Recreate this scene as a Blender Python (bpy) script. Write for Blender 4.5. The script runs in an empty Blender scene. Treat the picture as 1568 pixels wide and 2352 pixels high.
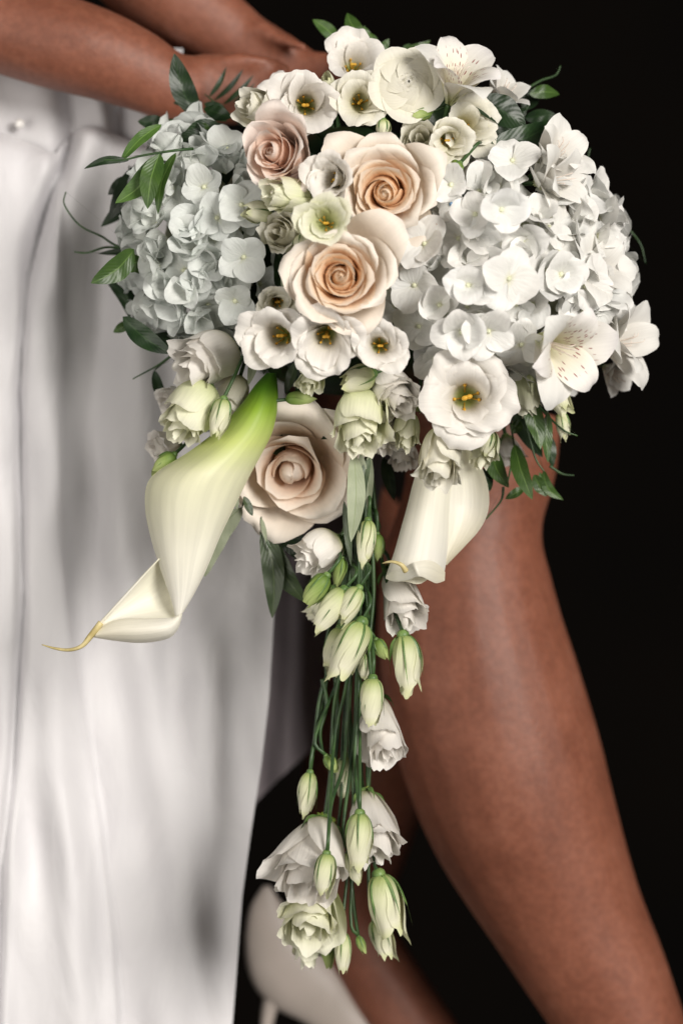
import bpy, math, random
import numpy as np
from mathutils import Vector, Matrix

PI = math.pi
S = 0.00025            # metres per picture unit in the plane of focus
D = 1.40               # camera distance
sc = bpy.context.scene
COL = sc.collection
rs = np.random.RandomState(7)
random.seed(7)

# ------------------------------------------------------------------ camera
cd = bpy.data.cameras.new("camera")
cam = bpy.data.objects.new("camera", cd); COL.objects.link(cam)
cam.location = (0, -D, 0); cam.rotation_euler = (PI/2, 0, 0)
cd.sensor_fit = 'HORIZONTAL'; cd.sensor_width = 24.0
cd.lens = 24.0*D/(1568*S)
cd.clip_start = 0.05; cd.clip_end = 60
cd.dof.use_dof = True; cd.dof.focus_distance = D-0.035; cd.dof.aperture_fstop = 3.7
sc.camera = cam
# ------------------------------------------------------------------ light
w = bpy.data.worlds.new("World"); sc.world = w; w.use_nodes = True
bg = w.node_tree.nodes["Background"]
bg.inputs[0].default_value = (1.0, 0.93, 0.86, 1); bg.inputs[1].default_value = 0.03
def area(name, loc, target, size, power, color):
    l = bpy.data.lights.new(name, 'AREA'); l.shape = 'RECTANGLE'
    l.size, l.size_y = size; l.energy = power; l.color = color
    o = bpy.data.objects.new(name, l); COL.objects.link(o); o.location = loc
    o.rotation_euler = (Vector(target)-Vector(loc)).to_track_quat('-Z', 'Y').to_euler()
    return o
area("window_light", (2.35, -3.85, 1.15), (0, 0, 0), (1.7, 1.9), 262, (1.0, 0.95, 0.89))
area("fill_light", (-1.5, -2.2, -0.1), (0, 0, 0), (1.8, 1.8), 33, (1.0, 0.94, 0.87))
sc.view_settings.view_transform = 'Standard'
sc.view_settings.look = 'None'; sc.view_settings.gamma = 1
sc.view_settings.exposure = 0.0
sc.render.engine = 'CYCLES'
sc.cycles.max_bounces = 8; sc.cycles.diffuse_bounces = 4; sc.cycles.transmission_bounces = 6
sc.cycles.use_denoising = True
sc.cycles.sample_clamp_indirect = 4

# ------------------------------------------------------------------ helpers
def P(x, v, y=0.0):
    k = (D+y)/D
    return Vector(((x-784)*S*k, y, (1176-v)*S*k))

def prop(o, label=None, cat=None, group=None, kind=None):
    if label: o['label'] = label
    if cat: o['category'] = cat
    if group: o['group'] = group
    if kind: o['kind'] = kind
    return o

def empty(name, mat, label, cat, group=None):
    o = bpy.data.objects.new(name, None); COL.objects.link(o)
    o.empty_display_size = 0.01
    o.matrix_world = mat if isinstance(mat, Matrix) else Matrix.Translation(mat)
    return prop(o, label, cat, group)

def link(name, me, parent=None, matrix=None):
    o = bpy.data.objects.new(name, me); COL.objects.link(o)
    if parent is not None: o.parent = parent
    if matrix is not None: o.matrix_local = matrix
    return o

def mesh_arrays(name, verts, faces, mat, uv=None, smooth=True):
    """verts (n,3); faces (m,4) int; uv (n,2)"""
    me = bpy.data.meshes.new(name)
    verts = np.asarray(verts, dtype=np.float32); faces = np.asarray(faces, dtype=np.int32)
    n, m = len(verts), len(faces); k = faces.shape[1]
    me.vertices.add(n); me.vertices.foreach_set('co', verts.ravel())
    me.loops.add(m*k); me.loops.foreach_set('vertex_index', faces.ravel())
    me.polygons.add(m); me.polygons.foreach_set('loop_start', np.arange(0, m*k, k, dtype=np.int32))
    if uv is not None:
        l = me.uv_layers.new(name='UVMap')
        l.data.foreach_set('uv', np.asarray(uv, dtype=np.float32)[faces.ravel()].ravel())
    me.update(calc_edges=True)
    me.polygons.foreach_set('use_smooth', np.full(m, smooth))
    if mat: me.materials.append(mat)
    return me

def grid_faces(nv, nu, wrap=False):
    i = np.arange(nv-1)[:, None]; j = np.arange(nu if wrap else nu-1)[None, :]
    j2 = (j+1) % nu
    return np.stack([i*nu+j, i*nu+j2, (i+1)*nu+j2, (i+1)*nu+j], -1).reshape(-1, 4)

def join_arrays(parts):
    V, F, U, off = [], [], [], 0
    for v, f, u in parts:
        V.append(v); F.append(f+off); U.append(u); off += len(v)
    return np.concatenate(V), np.concatenate(F), np.concatenate(U)

def catmull(pts, n):
    p = np.asarray(pts, float)
    if len(p) == 2: 
        t = np.linspace(0, 1, n)[:, None]; return p[0]*(1-t)+p[1]*t
    q = np.vstack([2*p[0]-p[1], p, 2*p[-1]-p[-2]])
    out = []
    for s in np.linspace(0, len(p)-1, n):
        i = min(int(s), len(p)-2); t = s-i
        a, b, c, d = q[i], q[i+1], q[i+2], q[i+3]
        out.append(0.5*((2*b)+(-a+c)*t+(2*a-5*b+4*c-d)*t*t+(-a+3*b-3*c+d)*t**3))
    return np.array(out)

def tube_arrays(pts, rad, n=24, sides=8, flat=None, cap=True):
    """pts: list of 3-vectors; rad: list of radii at the points"""
    c = catmull([tuple(p) for p in pts], n)
    r = catmull([[x] for x in rad], n)[:, 0].clip(1e-5)
    fl = None if flat is None else catmull([[x] for x in flat], n)[:, 0]
    T = np.gradient(c, axis=0); T /= np.linalg.norm(T, axis=1)[:, None]+1e-9
    ref = np.array([0.0, -1.0, 0.02])
    A = np.cross(T, ref); A /= np.linalg.norm(A, axis=1)[:, None]+1e-9
    B = np.cross(A, T)
    th = np.linspace(0, 2*PI, sides, endpoint=False)
    fb = np.ones(n) if fl is None else fl
    V = c[:, None, :]+r[:, None, None]*(np.cos(th)[None, :, None]*A[:, None, :]+fb[:, None, None]*np.sin(th)[None, :, None]*B[:, None, :])
    U = np.stack(np.broadcast_arrays(th[None, :]/(2*PI), np.linspace(0, 1, n)[:, None]), -1)
    V = V.reshape(-1, 3); U = U.reshape(-1, 2); F = grid_faces(n, sides, True)
    if cap:
        k = len(V)
        V = np.vstack([V, c[0], c[-1]]); U = np.vstack([U, [0.5, 0], [0.5, 1]])
        j = np.arange(0, sides, 2)
        f0 = np.stack([np.full_like(j, k), (j+2) % sides, j+1, j], -1)
        b = (n-1)*sides
        f1 = np.stack([np.full_like(j, k+1), b+j, b+j+1, b+(j+2) % sides], -1)
        F = np.vstack([F, f0, f1])
    return V, F, U

def wig(x, n=4, f0=1.0, seed=None):
    r = seed or rs
    s = 0
    for k in range(n):
        s = s+np.sin(x*(f0*(k+1)*(0.8+0.5*r.rand()))+r.rand()*6.28)/(k+1)**0.7
    return s/1.8

def petal(R, H, prof, W, rk=1.0, rcmin=0.2, spiral=0.0, top=0.35, wb=0.25, wt=0.55, ruffle=0.0, rf=3.0,
          edge=0.02, side=0.0, twist=0.0, th0=0.0, nu=11, nv=12, tipp=0.0, wtap=0.0, jit=0.0, pleat=0.0):
    """one petal in flower space: axis +Z, base at the origin. prof = [(t, angle from axis in degrees)]"""
    u = np.sin(np.linspace(-1, 1, nu)*PI/2)[None, :]
    t = np.linspace(0, 1, nv)[:, None]
    out = 1-top*(1-np.sqrt(1-np.minimum(1, u*u*0.985)))+tipp*np.maximum(0, 1-np.abs(u)*3.0)
    te = t*out*(1+edge*wig(u*3, 4, 1.6))
    tf = np.linspace(0, 1.15, 116)
    ph = np.interp(tf, [a for a, b in prof], [b for a, b in prof])
    ph = np.convolve(np.pad(ph, 5, mode='edge'), np.ones(11)/11, 'valid')*PI/180
    r = np.concatenate([[0], np.cumsum(np.sin(ph))[:-1]]); z = np.concatenate([[0], np.cumsum(np.cos(ph))[:-1]])
    i1 = 100
    kr = R/(100.0 if H is None else max(1e-6, r[:i1+1].max())); r = r*kr; z = z*(kr if H is None else H/max(1e-6, z[:i1+1].max()))
    rr = np.interp(te, tf, r); zz = np.interp(te, tf, z); pp = np.interp(te, tf, ph)
    wd = W*(wb+(1-wb)*np.sin(PI/2*np.minimum(1, te/wt))**1.2)*(1-wtap*te**2)
    rc = np.maximum(rr*rk, rcmin*R)
    al = np.clip(u*wd/(2*rc), -PI*1.15, PI*1.15)
    d = ruffle*R*te**2.5*wig(u*rf+te*1.5+rs.rand()*9, 4, 1.0)+side*W*np.maximum(0, np.abs(u)-0.45)**2*te**1.5
    d = d+0.012*R*wig(u*2+te*3.0, 3, 1.3)*te
    if pleat: d = d+pleat*R*np.clip((te-.45)/.55, 0, 1)**1.5*(wig(u*13+te*2, 3, 1.5))
    n_r = np.cos(pp); n_z = -np.sin(pp)
    rad = rr-rc+(rc+d*n_r)*np.cos(al); lat = (rc+d*n_r)*np.sin(al); zz = zz+d*n_z
    k = 1+spiral*u*np.minimum(1, te*1.5)
    rad, lat = rad*k, lat*k
    a = th0+twist*te
    X = rad*np.cos(a)-lat*np.sin(a); Y = rad*np.sin(a)+lat*np.cos(a)
    V = np.stack(np.broadcast_arrays(X, Y, zz), -1).reshape(-1, 3)
    if jit:
        ja, jb = rs.normal(0, jit, 2).clip(-2*jit, 2*jit)
        V = V @ np.array(Matrix.Rotation(ja, 3, 'X') @ Matrix.Rotation(jb, 3, 'Y')).T
    U = np.stack(np.broadcast_arrays((u+1)/2, te), -1).reshape(-1, 2)
    return V, grid_faces(nv, nu), U

# ------------------------------------------------------------------ materials
def nodes(name):
    m = bpy.data.materials.new(name); m.use_nodes = True
    nt = m.node_tree; nt.nodes.clear()
    return m, nt
def N(nt, t, **kw):
    n = nt.nodes.new(t)
    for k, v in kw.items():
        if k.startswith('i_'): n.inputs[int(k[2:])].default_value = v
        else: setattr(n, k, v)
    return n
def ramp(nt, stops, fac):
    r = N(nt, 'ShaderNodeValToRGB'); e = r.color_ramp.elements
    while len(e) < len(stops): e.new(0.5)
    for i, (p, c) in enumerate(stops):
        e[i].position = p; e[i].color = (*c, 1) if len(c) == 3 else c
    nt.links.new(fac, r.inputs[0]); return r.outputs[0]
def mixc(nt, a, b, fac, mode='MIX'):
    m = N(nt, 'ShaderNodeMix', data_type='RGBA', blend_type=mode)
    for s, v in ((0, fac), (6, a), (7, b)):
        if hasattr(v, 'links'): nt.links.new(v, m.inputs[s])
        else: m.inputs[s].default_value = v if not isinstance(v, tuple) else (*v, 1)
    return m.outputs[2]

def petal_mat(name, stops, transl=0.3, rough=0.5, bump=0.25, vein=26, edge=None, speck=None, mott=0.06, tint=None, spots=None):
    m, nt = nodes(name); L = nt.links.new
    uv = N(nt, 'ShaderNodeUVMap', uv_map='UVMap')
    sep = N(nt, 'ShaderNodeSeparateXYZ'); L(uv.outputs[0], sep.inputs[0])
    tc = N(nt, 'ShaderNodeTexCoord')
    oi = N(nt, 'ShaderNodeObjectInfo')
    col = ramp(nt, stops, sep.outputs[1])
    mp = N(nt, 'ShaderNodeMapping'); L(uv.outputs[0], mp.inputs[0]); mp.inputs['Scale'].default_value = (vein, 2.2, 1)
    ad = N(nt, 'ShaderNodeVectorMath', operation='SCALE'); ad.inputs[3].default_value = 37
    co = N(nt, 'ShaderNodeCombineXYZ'); L(oi.outputs['Random'], co.inputs[0]); L(oi.outputs['Random'], co.inputs[2]); L(co.outputs[0], ad.inputs[0]); L(ad.outputs[0], mp.inputs['Location'])
    nz = N(nt, 'ShaderNodeTexNoise'); nz.inputs['Scale'].default_value = 1.0; nz.inputs['Detail'].default_value = 3; L(mp.outputs[0], nz.inputs[0])
    n2 = N(nt, 'ShaderNodeTexNoise'); n2.inputs['Scale'].default_value = 160; n2.inputs['Detail'].default_value = 4; L(tc.outputs['Object'], n2.inputs[0])
    dk = ramp(nt, [(0.3, (1-mott*1.1,)*3), (0.62, (1, 1, 1))], nz.outputs[0])
    col = mixc(nt, col, dk, 1.0, 'MULTIPLY')
    if tint:
        f = N(nt, 'ShaderNodeMath', operation='MULTIPLY'); L(oi.outputs['Random'], f.inputs[0]); f.inputs[1].default_value = tint[1]
        col = mixc(nt, col, tint[0], f.outputs[0])
    if spots:   # small brown bruises
        n3 = N(nt, 'ShaderNodeTexNoise'); n3.inputs['Scale'].default_value = 130; n3.inputs['Detail'].default_value = 2; L(tc.outputs['Object'], n3.inputs[0])
        f = ramp(nt, [(0.765, (0, 0, 0)), (0.80, (1, 1, 1))], n3.outputs[0])
        col = mixc(nt, col, spots, f)
    if edge:    # thin faded rim of each petal
        a = N(nt, 'ShaderNodeMath', operation='SUBTRACT'); L(sep.outputs[0], a.inputs[0]); a.inputs[1].default_value = 0.5
        b = N(nt, 'ShaderNodeMath', operation='ABSOLUTE'); L(a.outputs[0], b.inputs[0])
        c = N(nt, 'ShaderNodeMath', operation='MULTIPLY_ADD'); L(n2.outputs[0], c.inputs[0]); c.inputs[1].default_value = 0.10; L(b.outputs[0], c.inputs[2])
        f = ramp(nt, [(0.52, (0, 0, 0)), (0.555, (edge[1],)*3)], c.outputs[0])
        d = N(nt, 'ShaderNodeMath', operation='MULTIPLY_ADD'); L(n2.outputs[0], d.inputs[0]); d.inputs[1].default_value = 0.16; L(sep.outputs[1], d.inputs[2])
        f2 = ramp(nt, [(0.99, (0, 0, 0)), (1.0, (edge[1],)*3)], d.outputs[0])
        col = mixc(nt, col, edge[0], f)
    if speck:   # dashes of the alstroemeria
        mp2 = N(nt, 'ShaderNodeMapping'); L(uv.outputs[0], mp2.inputs[0]); mp2.inputs['Scale'].default_value = (11, 9, 1)
        L(ad.outputs[0], mp2.inputs['Location'])
        vo = N(nt, 'ShaderNodeTexVoronoi'); vo.inputs['Scale'].default_value = 1.0; vo.inputs['Randomness'].default_value = 0.8
        mp3 = N(nt, 'ShaderNodeMapping'); L(mp2.outputs[0], mp3.inputs[0]); mp3.inputs['Scale'].default_value = (1.5, 0.75, 1)
        L(mp3.outputs[0], vo.inputs[0])
        f = ramp(nt, [(0.22, (1, 1, 1)), (0.28, (0, 0, 0))], vo.outputs['Distance'])
        g = ramp(nt, [(0.30, (0, 0, 0)), (0.40, (1, 1, 1)), (0.66, (1, 1, 1)), (0.78, (0, 0, 0))], sep.outputs[1])
        gm = N(nt, 'ShaderNodeMath', operation='MULTIPLY'); L(f, gm.inputs[0]); L(g, gm.inputs[1])
        col = mixc(nt, col, speck, gm.outputs[0])
    bs = N(nt, 'ShaderNodeMath', operation='MULTIPLY_ADD'); L(n2.outputs[0], bs.inputs[0]); bs.inputs[1].default_value = 0.5; L(nz.outputs[0], bs.inputs[2])
    bp = N(nt, 'ShaderNodeBump'); bp.inputs['Strength'].default_value = bump*0.6; bp.inputs['Distance'].default_value = 0.0008; L(bs.outputs[0], bp.inputs['Height'])
    pb = N(nt, 'ShaderNodeBsdfPrincipled'); L(col, pb.inputs['Base Color']); pb.inputs['Roughness'].default_value = rough
    pb.inputs['Specular IOR Level'].default_value = 0.3; L(bp.outputs[0], pb.inputs['Normal'])
    tr = N(nt, 'ShaderNodeBsdfTranslucent'); L(col, tr.inputs[0]); L(bp.outputs[0], tr.inputs['Normal'])
    mx = N(nt, 'ShaderNodeMixShader'); mx.inputs[0].default_value = transl; L(pb.outputs[0], mx.inputs[1]); L(tr.outputs[0], mx.inputs[2])
    ou = N(nt, 'ShaderNodeOutputMaterial'); L(mx.outputs[0], ou.inputs[0])
    return m

def leaf_mat(name, c1, c2, rib, rough=0.38, transl=0.2):
    m, nt = nodes(name); L = nt.links.new
    uv = N(nt, 'ShaderNodeUVMap', uv_map='UVMap'); sep = N(nt, 'ShaderNodeSeparateXYZ'); L(uv.outputs[0], sep.inputs[0])
    tc = N(nt, 'ShaderNodeTexCoord'); oi = N(nt, 'ShaderNodeObjectInfo')
    n2 = N(nt, 'ShaderNodeTexNoise'); n2.inputs['Scale'].default_value = 90; n2.inputs['Detail'].default_value = 5; L(tc.outputs['Object'], n2.inputs[0])
    col = ramp(nt, [(0.3, c1), (0.7, c2)], n2.outputs[0])
    a = N(nt, 'ShaderNodeMath', operation='SUBTRACT'); L(sep.outputs[0], a.inputs[0]); a.inputs[1].default_value = 0.5
    b = N(nt, 'ShaderNodeMath', operation='ABSOLUTE'); L(a.outputs[0], b.inputs[0])
    f = ramp(nt, [(0.012, (0.75,)*3), (0.045, (0, 0, 0))], b.outputs[0])
    # side veins: v + |u| gives a feathered pattern
    c = N(nt, 'ShaderNodeMath', operation='MULTIPLY_ADD'); L(b.outputs[0], c.inputs[0]); c.inputs[1].default_value = -0.55; L(sep.outputs[1], c.inputs[2])
    s = N(nt, 'ShaderNodeMath', operation='MULTIPLY'); L(c.outputs[0], s.inputs[0]); s.inputs[1].default_value = 62
    s2 = N(nt, 'ShaderNodeMath', operation='SINE'); L(s.outputs[0], s2.inputs[0])
    v = ramp(nt, [(0.72, (0, 0, 0)), (1.0, (0.10,)*3)], s2.outputs[0])
    col = mixc(nt, col, rib, v); col = mixc(nt, col, rib, f)
    hs = N(nt, 'ShaderNodeHueSaturation'); L(col, hs.inputs['Color'])
    mr = N(nt, 'ShaderNodeMapRange'); L(oi.outputs['Random'], mr.inputs[0]); mr.inputs[3].default_value = 0.75; mr.inputs[4].default_value = 1.25; L(mr.outputs[0], hs.inputs['Value'])
    col = hs.outputs[0]
    h = N(nt, 'ShaderNodeMath', operation='MULTIPLY_ADD'); L(s2.outputs[0], h.inputs[0]); h.inputs[1].default_value = 0.16; L(n2.outputs[0], h.inputs[2])
    bp = N(nt, 'ShaderNodeBump'); bp.inputs['Strength'].default_value = 0.25; bp.inputs['Distance'].default_value = 0.0006; L(h.outputs[0], bp.inputs['Height'])
    pb = N(nt, 'ShaderNodeBsdfPrincipled'); L(col, pb.inputs['Base Color']); pb.inputs['Roughness'].default_value = rough; L(bp.outputs[0], pb.inputs['Normal'])
    tr = N(nt, 'ShaderNodeBsdfTranslucent'); L(col, tr.inputs[0])
    mx = N(nt, 'ShaderNodeMixShader'); mx.inputs[0].default_value = transl; L(pb.outputs[0], mx.inputs[1]); L(tr.outputs[0], mx.inputs[2])
    ou = N(nt, 'ShaderNodeOutputMaterial'); L(mx.outputs[0], ou.inputs[0])
    return m

def plain_mat(name, c1, c2, scale=60, rough=0.5, bump=0.2, dist=0.0005, sss=0.0, detail=4, spec=0.5, stretch=None, sheen=0.0):
    m, nt = nodes(name); L = nt.links.new
    tc = N(nt, 'ShaderNodeTexCoord'); src = tc.outputs['Object']
    if stretch:
        mp = N(nt, 'ShaderNodeMapping'); L(src, mp.inputs[0]); mp.inputs['Scale'].default_value = stretch; src = mp.outputs[0]
    n1 = N(nt, 'ShaderNodeTexNoise'); n1.inputs['Scale'].default_value = scale; n1.inputs['Detail'].default_value = detail; L(src, n1.inputs[0])
    col = ramp(nt, [(0.32, c1), (0.68, c2)], n1.outputs[0])
    bp = N(nt, 'ShaderNodeBump'); bp.inputs['Strength'].default_value = bump; bp.inputs['Distance'].default_value = dist; L(n1.outputs[0], bp.inputs['Height'])
    pb = N(nt, 'ShaderNodeBsdfPrincipled'); L(col, pb.inputs['Base Color']); pb.inputs['Roughness'].default_value = rough; L(bp.outputs[0], pb.inputs['Normal'])
    pb.inputs['Specular IOR Level'].default_value = spec
    if sheen: pb.inputs['Sheen Weight'].default_value = sheen
    if sss:
        pb.inputs['Subsurface Weight'].default_value = sss; pb.inputs['Subsurface Radius'].default_value = (1, .35, .18); pb.inputs['Subsurface Scale'].default_value = 0.008
    ou = N(nt, 'ShaderNodeOutputMaterial'); L(pb.outputs[0], ou.inputs[0])
    return m

def skin_mat():
    m, nt = nodes('tanned_skin'); L = nt.links.new
    tc = N(nt, 'ShaderNodeTexCoord')
    n1 = N(nt, 'ShaderNodeTexNoise'); n1.inputs['Scale'].default_value = 26; n1.inputs['Detail'].default_value = 6; n1.inputs['Roughness'].default_value = 0.62; L(tc.outputs['Object'], n1.inputs[0])
    n2 = N(nt, 'ShaderNodeTexNoise'); n2.inputs['Scale'].default_value = 230; n2.inputs['Detail'].default_value = 4; L(tc.outputs['Object'], n2.inputs[0])
    col = ramp(nt, [(0.28, (0.185, 0.062, 0.034)), (0.55, (0.250, 0.090, 0.052)), (0.78, (0.305, 0.122, 0.077))], n1.outputs[0])
    d = ramp(nt, [(0.35, (0.86, 0.83, 0.82)), (0.65, (1.05, 1.05, 1.05))], n2.outputs[0])
    col = mixc(nt, col, d, 1.0, 'MULTIPLY')
    vo = N(nt, 'ShaderNodeTexVoronoi'); vo.inputs['Scale'].default_value = 900; L(tc.outputs['Object'], vo.inputs[0])
    ad = N(nt, 'ShaderNodeMath', operation='MULTIPLY_ADD'); L(vo.outputs['Distance'], ad.inputs[0]); ad.inputs[1].default_value = 0.4; L(n2.outputs[0], ad.inputs[2])
    bp = N(nt, 'ShaderNodeBump'); bp.inputs['Strength'].default_value = 0.35; bp.inputs['Distance'].default_value = 0.0006; L(ad.outputs[0], bp.inputs['Height'])
    pb = N(nt, 'ShaderNodeBsdfPrincipled'); L(col, pb.inputs['Base Color']); pb.inputs['Roughness'].default_value = 0.52
    pb.inputs['Specular IOR Level'].default_value = 0.45
    pb.inputs['Subsurface Weight'].default_value = 0.18; pb.inputs['Subsurface Radius'].default_value = (1, .3, .15); pb.inputs['Subsurface Scale'].default_value = 0.006
    L(bp.outputs[0], pb.inputs['Normal'])
    ou = N(nt, 'ShaderNodeOutputMaterial'); L(pb.outputs[0], ou.inputs[0])
    return m

RE = ((0.92, 0.80, 0.64), 0.3)
PEACH = petal_mat('rose_petal_peach', [(0, (0.90, 0.41, 0.16)), (0.5, (0.93, 0.56, 0.29)), (0.8, (0.94, 0.68, 0.44)), (0.96, (0.94, 0.77, 0.58)), (1, (0.94, 0.82, 0.68))], 0.34, edge=((0.93, 0.80, 0.64), 0.4), mott=0.02, bump=.35)
PEACH_MID = petal_mat('rose_petal_light_peach', [(0, (0.86, 0.42, 0.18)), (0.6, (0.93, 0.64, 0.41)), (0.9, (0.94, 0.78, 0.61)), (1, (0.94, 0.83, 0.71))], 0.34, edge=RE, mott=0.02, bump=.35)
PEACH_OUT = petal_mat('rose_petal_cream', [(0, (0.72, 0.60, 0.34)), (0.35, (0.91, 0.76, 0.60)), (1, (0.93, 0.86, 0.77))], 0.2, edge=RE, mott=0.03)
BLUSH = petal_mat('rose_petal_blush', [(0, (0.93, 0.47, 0.32)), (0.5, (0.95, 0.64, 0.49)), (0.92, (0.95, 0.78, 0.67)), (1, (0.95, 0.84, 0.77))], 0.34, edge=RE, mott=0.02)
BLUSH_OUT = petal_mat('rose_petal_pale_blush', [(0, (0.78, 0.64, 0.44)), (0.4, (0.93, 0.77, 0.68)), (1, (0.94, 0.85, 0.79))], 0.2, mott=0.03)
CREAMROSE = petal_mat('rose_petal_ivory', [(0, (0.88, 0.52, 0.33)), (0.5, (0.93, 0.70, 0.53)), (1, (0.94, 0.84, 0.74))], 0.34, edge=RE, mott=0.03)
WHITE = petal_mat('lisianthus_petal_white', [(0, (0.20, 0.28, 0.04)), (0.16, (0.42, 0.46, 0.15)), (0.36, (0.82, 0.78, 0.66)), (0.6, (0.93, 0.90, 0.84)), (1, (0.95, 0.92, 0.875))], 0.29, bump=0.5, vein=34, mott=0.05)
CREAM = petal_mat('lisianthus_petal_cream', [(0, (0.30, 0.36, 0.08)), (0.25, (0.72, 0.72, 0.42)), (0.55, (0.89, 0.86, 0.70)), (1, (0.92, 0.90, 0.81))], 0.29, bump=0.5, vein=30, mott=0.05)
GCREAM = petal_mat('lisianthus_petal_green_cream', [(0, (0.28, 0.40, 0.09)), (0.3, (0.68, 0.73, 0.40)), (0.7, (0.84, 0.85, 0.62)), (1, (0.90, 0.89, 0.74))], 0.22, bump=0.5, vein=26, mott=0.07)
BUDG = petal_mat('bud_petal_pale_green', [(0, (0.16, 0.27, 0.05)), (0.20, (0.46, 0.54, 0.21)), (0.45, (0.76, 0.78, 0.51)), (0.85, (0.88, 0.87, 0.68)), (1, (0.72, 0.74, 0.44))], 0.2, bump=0.5, vein=18, mott=0.08)
BUDDARK = petal_mat('bud_petal_green', [(0, (0.07, 0.15, 0.02)), (0.4, (0.24, 0.36, 0.08)), (0.8, (0.48, 0.58, 0.22)), (1, (0.44, 0.52, 0.20))], 0.2, bump=0.4, vein=18, mott=0.12)
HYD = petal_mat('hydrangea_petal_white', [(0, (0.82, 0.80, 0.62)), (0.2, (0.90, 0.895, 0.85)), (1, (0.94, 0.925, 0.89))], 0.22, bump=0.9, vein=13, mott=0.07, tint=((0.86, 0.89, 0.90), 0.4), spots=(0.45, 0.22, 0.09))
HYDL = petal_mat('hydrangea_petal_shaded', [(0, (0.70, 0.72, 0.52)), (0.2, (0.81, 0.83, 0.78)), (1, (0.82, 0.85, 0.82))], 0.29, bump=0.9, vein=13, mott=0.08, tint=((0.75, 0.80, 0.79), 0.4), spots=(0.45, 0.22, 0.09))  # duller copy of the white petal, shade of the left head in its colour
ALS = petal_mat('alstroemeria_tepal_white', [(0, (0.60, 0.64, 0.36)), (0.3, (0.89, 0.86, 0.80)), (1, (0.90, 0.895, 0.86))], 0.22, vein=22, mott=0.05)
ALSP = petal_mat('alstroemeria_tepal_speckled', [(0, (0.60, 0.62, 0.32)), (0.35, (0.90, 0.86, 0.68)), (0.7, (0.92, 0.89, 0.82)), (1, (0.92, 0.89, 0.88))], 0.22, vein=22, mott=0.05, speck=(0.33, 0.10, 0.09))
CALLA = petal_mat('calla_spathe', [(0, (0.030, 0.105, 0.008)), (0.09, (0.10, 0.25, 0.015)), (0.16, (0.27, 0.43, 0.04)), (0.25, (0.58, 0.66, 0.22)), (0.36, (0.80, 0.80, 0.54)), (0.58, (0.88, 0.86, 0.72)), (0.8, (0.90, 0.88, 0.80)), (1, (0.86, 0.83, 0.68))], 0.15, rough=0.45, bump=0.35, vein=10, mott=0.12)
CALLA2 = petal_mat('calla_limb', [(0, (0.90, 0.88, 0.70)), (0.5, (0.87, 0.85, 0.76)), (1, (0.86, 0.81, 0.64))], 0.15, rough=0.45, bump=0.5, vein=16, mott=0.07)
GREEN = plain_mat('stem_green', (0.016, 0.045, 0.014), (0.050, 0.105, 0.030), 120, 0.42, 0.35)
CALYX = plain_mat('calyx_green', (0.05, 0.12, 0.025), (0.20, 0.31, 0.09), 90, 0.45, 0.3)
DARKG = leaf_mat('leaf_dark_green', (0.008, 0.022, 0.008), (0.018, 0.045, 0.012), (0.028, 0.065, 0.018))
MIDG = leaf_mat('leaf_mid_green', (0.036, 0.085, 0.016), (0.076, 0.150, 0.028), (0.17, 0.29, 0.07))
OLIVE = leaf_mat('leaf_olive_grey', (0.27, 0.31, 0.20), (0.36, 0.40, 0.28), (0.20, 0.25, 0.12), 0.6, 0.15)
OLIVED = leaf_mat('leaf_olive_dark', (0.030, 0.050, 0.020), (0.055, 0.085, 0.034), (0.10, 0.14, 0.06), 0.4, 0.1)
YEL = plain_mat('anther_yellow', (0.50, 0.24, 0.015), (0.70, 0.44, 0.05), 500, 0.6, 0.6)
PIST = plain_mat('pistil_green', (0.30, 0.38, 0.05), (0.60, 0.62, 0.15), 200, 0.5, 0.2)
EYE = plain_mat('floret_eye_cream', (0.62, 0.66, 0.42), (0.80, 0.80, 0.62), 300, 0.5, 0.2)
BLUEEYE = plain_mat('floret_eye_blue', (0.10, 0.26, 0.50), (0.30, 0.48, 0.68), 300, 0.5, 0.2)
FILA = plain_mat('filament_cream', (0.80, 0.68, 0.60), (0.85, 0.78, 0.70), 200, 0.5, 0.1)
TIPY = plain_mat('calla_tip_yellow', (0.42, 0.33, 0.12), (0.72, 0.62, 0.32), 150, 0.5, 0.2)
SKIN = skin_mat()
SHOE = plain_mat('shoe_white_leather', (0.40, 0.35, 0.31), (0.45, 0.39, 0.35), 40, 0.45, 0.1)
PEARL = plain_mat('pearl', (0.85, 0.83, 0.80), (0.9, 0.88, 0.86), 40, 0.12, 0.0)
BACK = plain_mat('dark_wall', (0.0010, 0.0007, 0.0004), (0.0034, 0.0020, 0.0010), 1.3, 0.9, 0.0, spec=0.1)

# ------------------------------------------------------------------ flower frames
def frame(base, axis, roll=0.0):
    z = Vector(axis).normalized()
    x = Vector((0, 0, 1)).cross(z)
    if x.length < 1e-3: x = Vector((1, 0, 0))
    x.normalize(); y = z.cross(x)
    m = Matrix((x, y, z)).transposed().to_4x4() @ Matrix.Rotation(roll, 4, 'Z')
    m.translation = base
    return m
def tilt(tx, tv):     # picture right, picture down, the rest towards the camera
    return Vector((tx, -1, -tv)).normalized()

def add(name, arr, mat, parent, scale=S):
    v, f, u = arr
    return link(name, mesh_arrays(name, np.asarray(v)*scale, f, mat, u), parent)

def dome(x, v):
    q = ((x-850)/640)**2+((v-640)/600)**2
    return 0.055-0.125*math.sqrt(max(0, 1-min(q, 1)))

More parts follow.
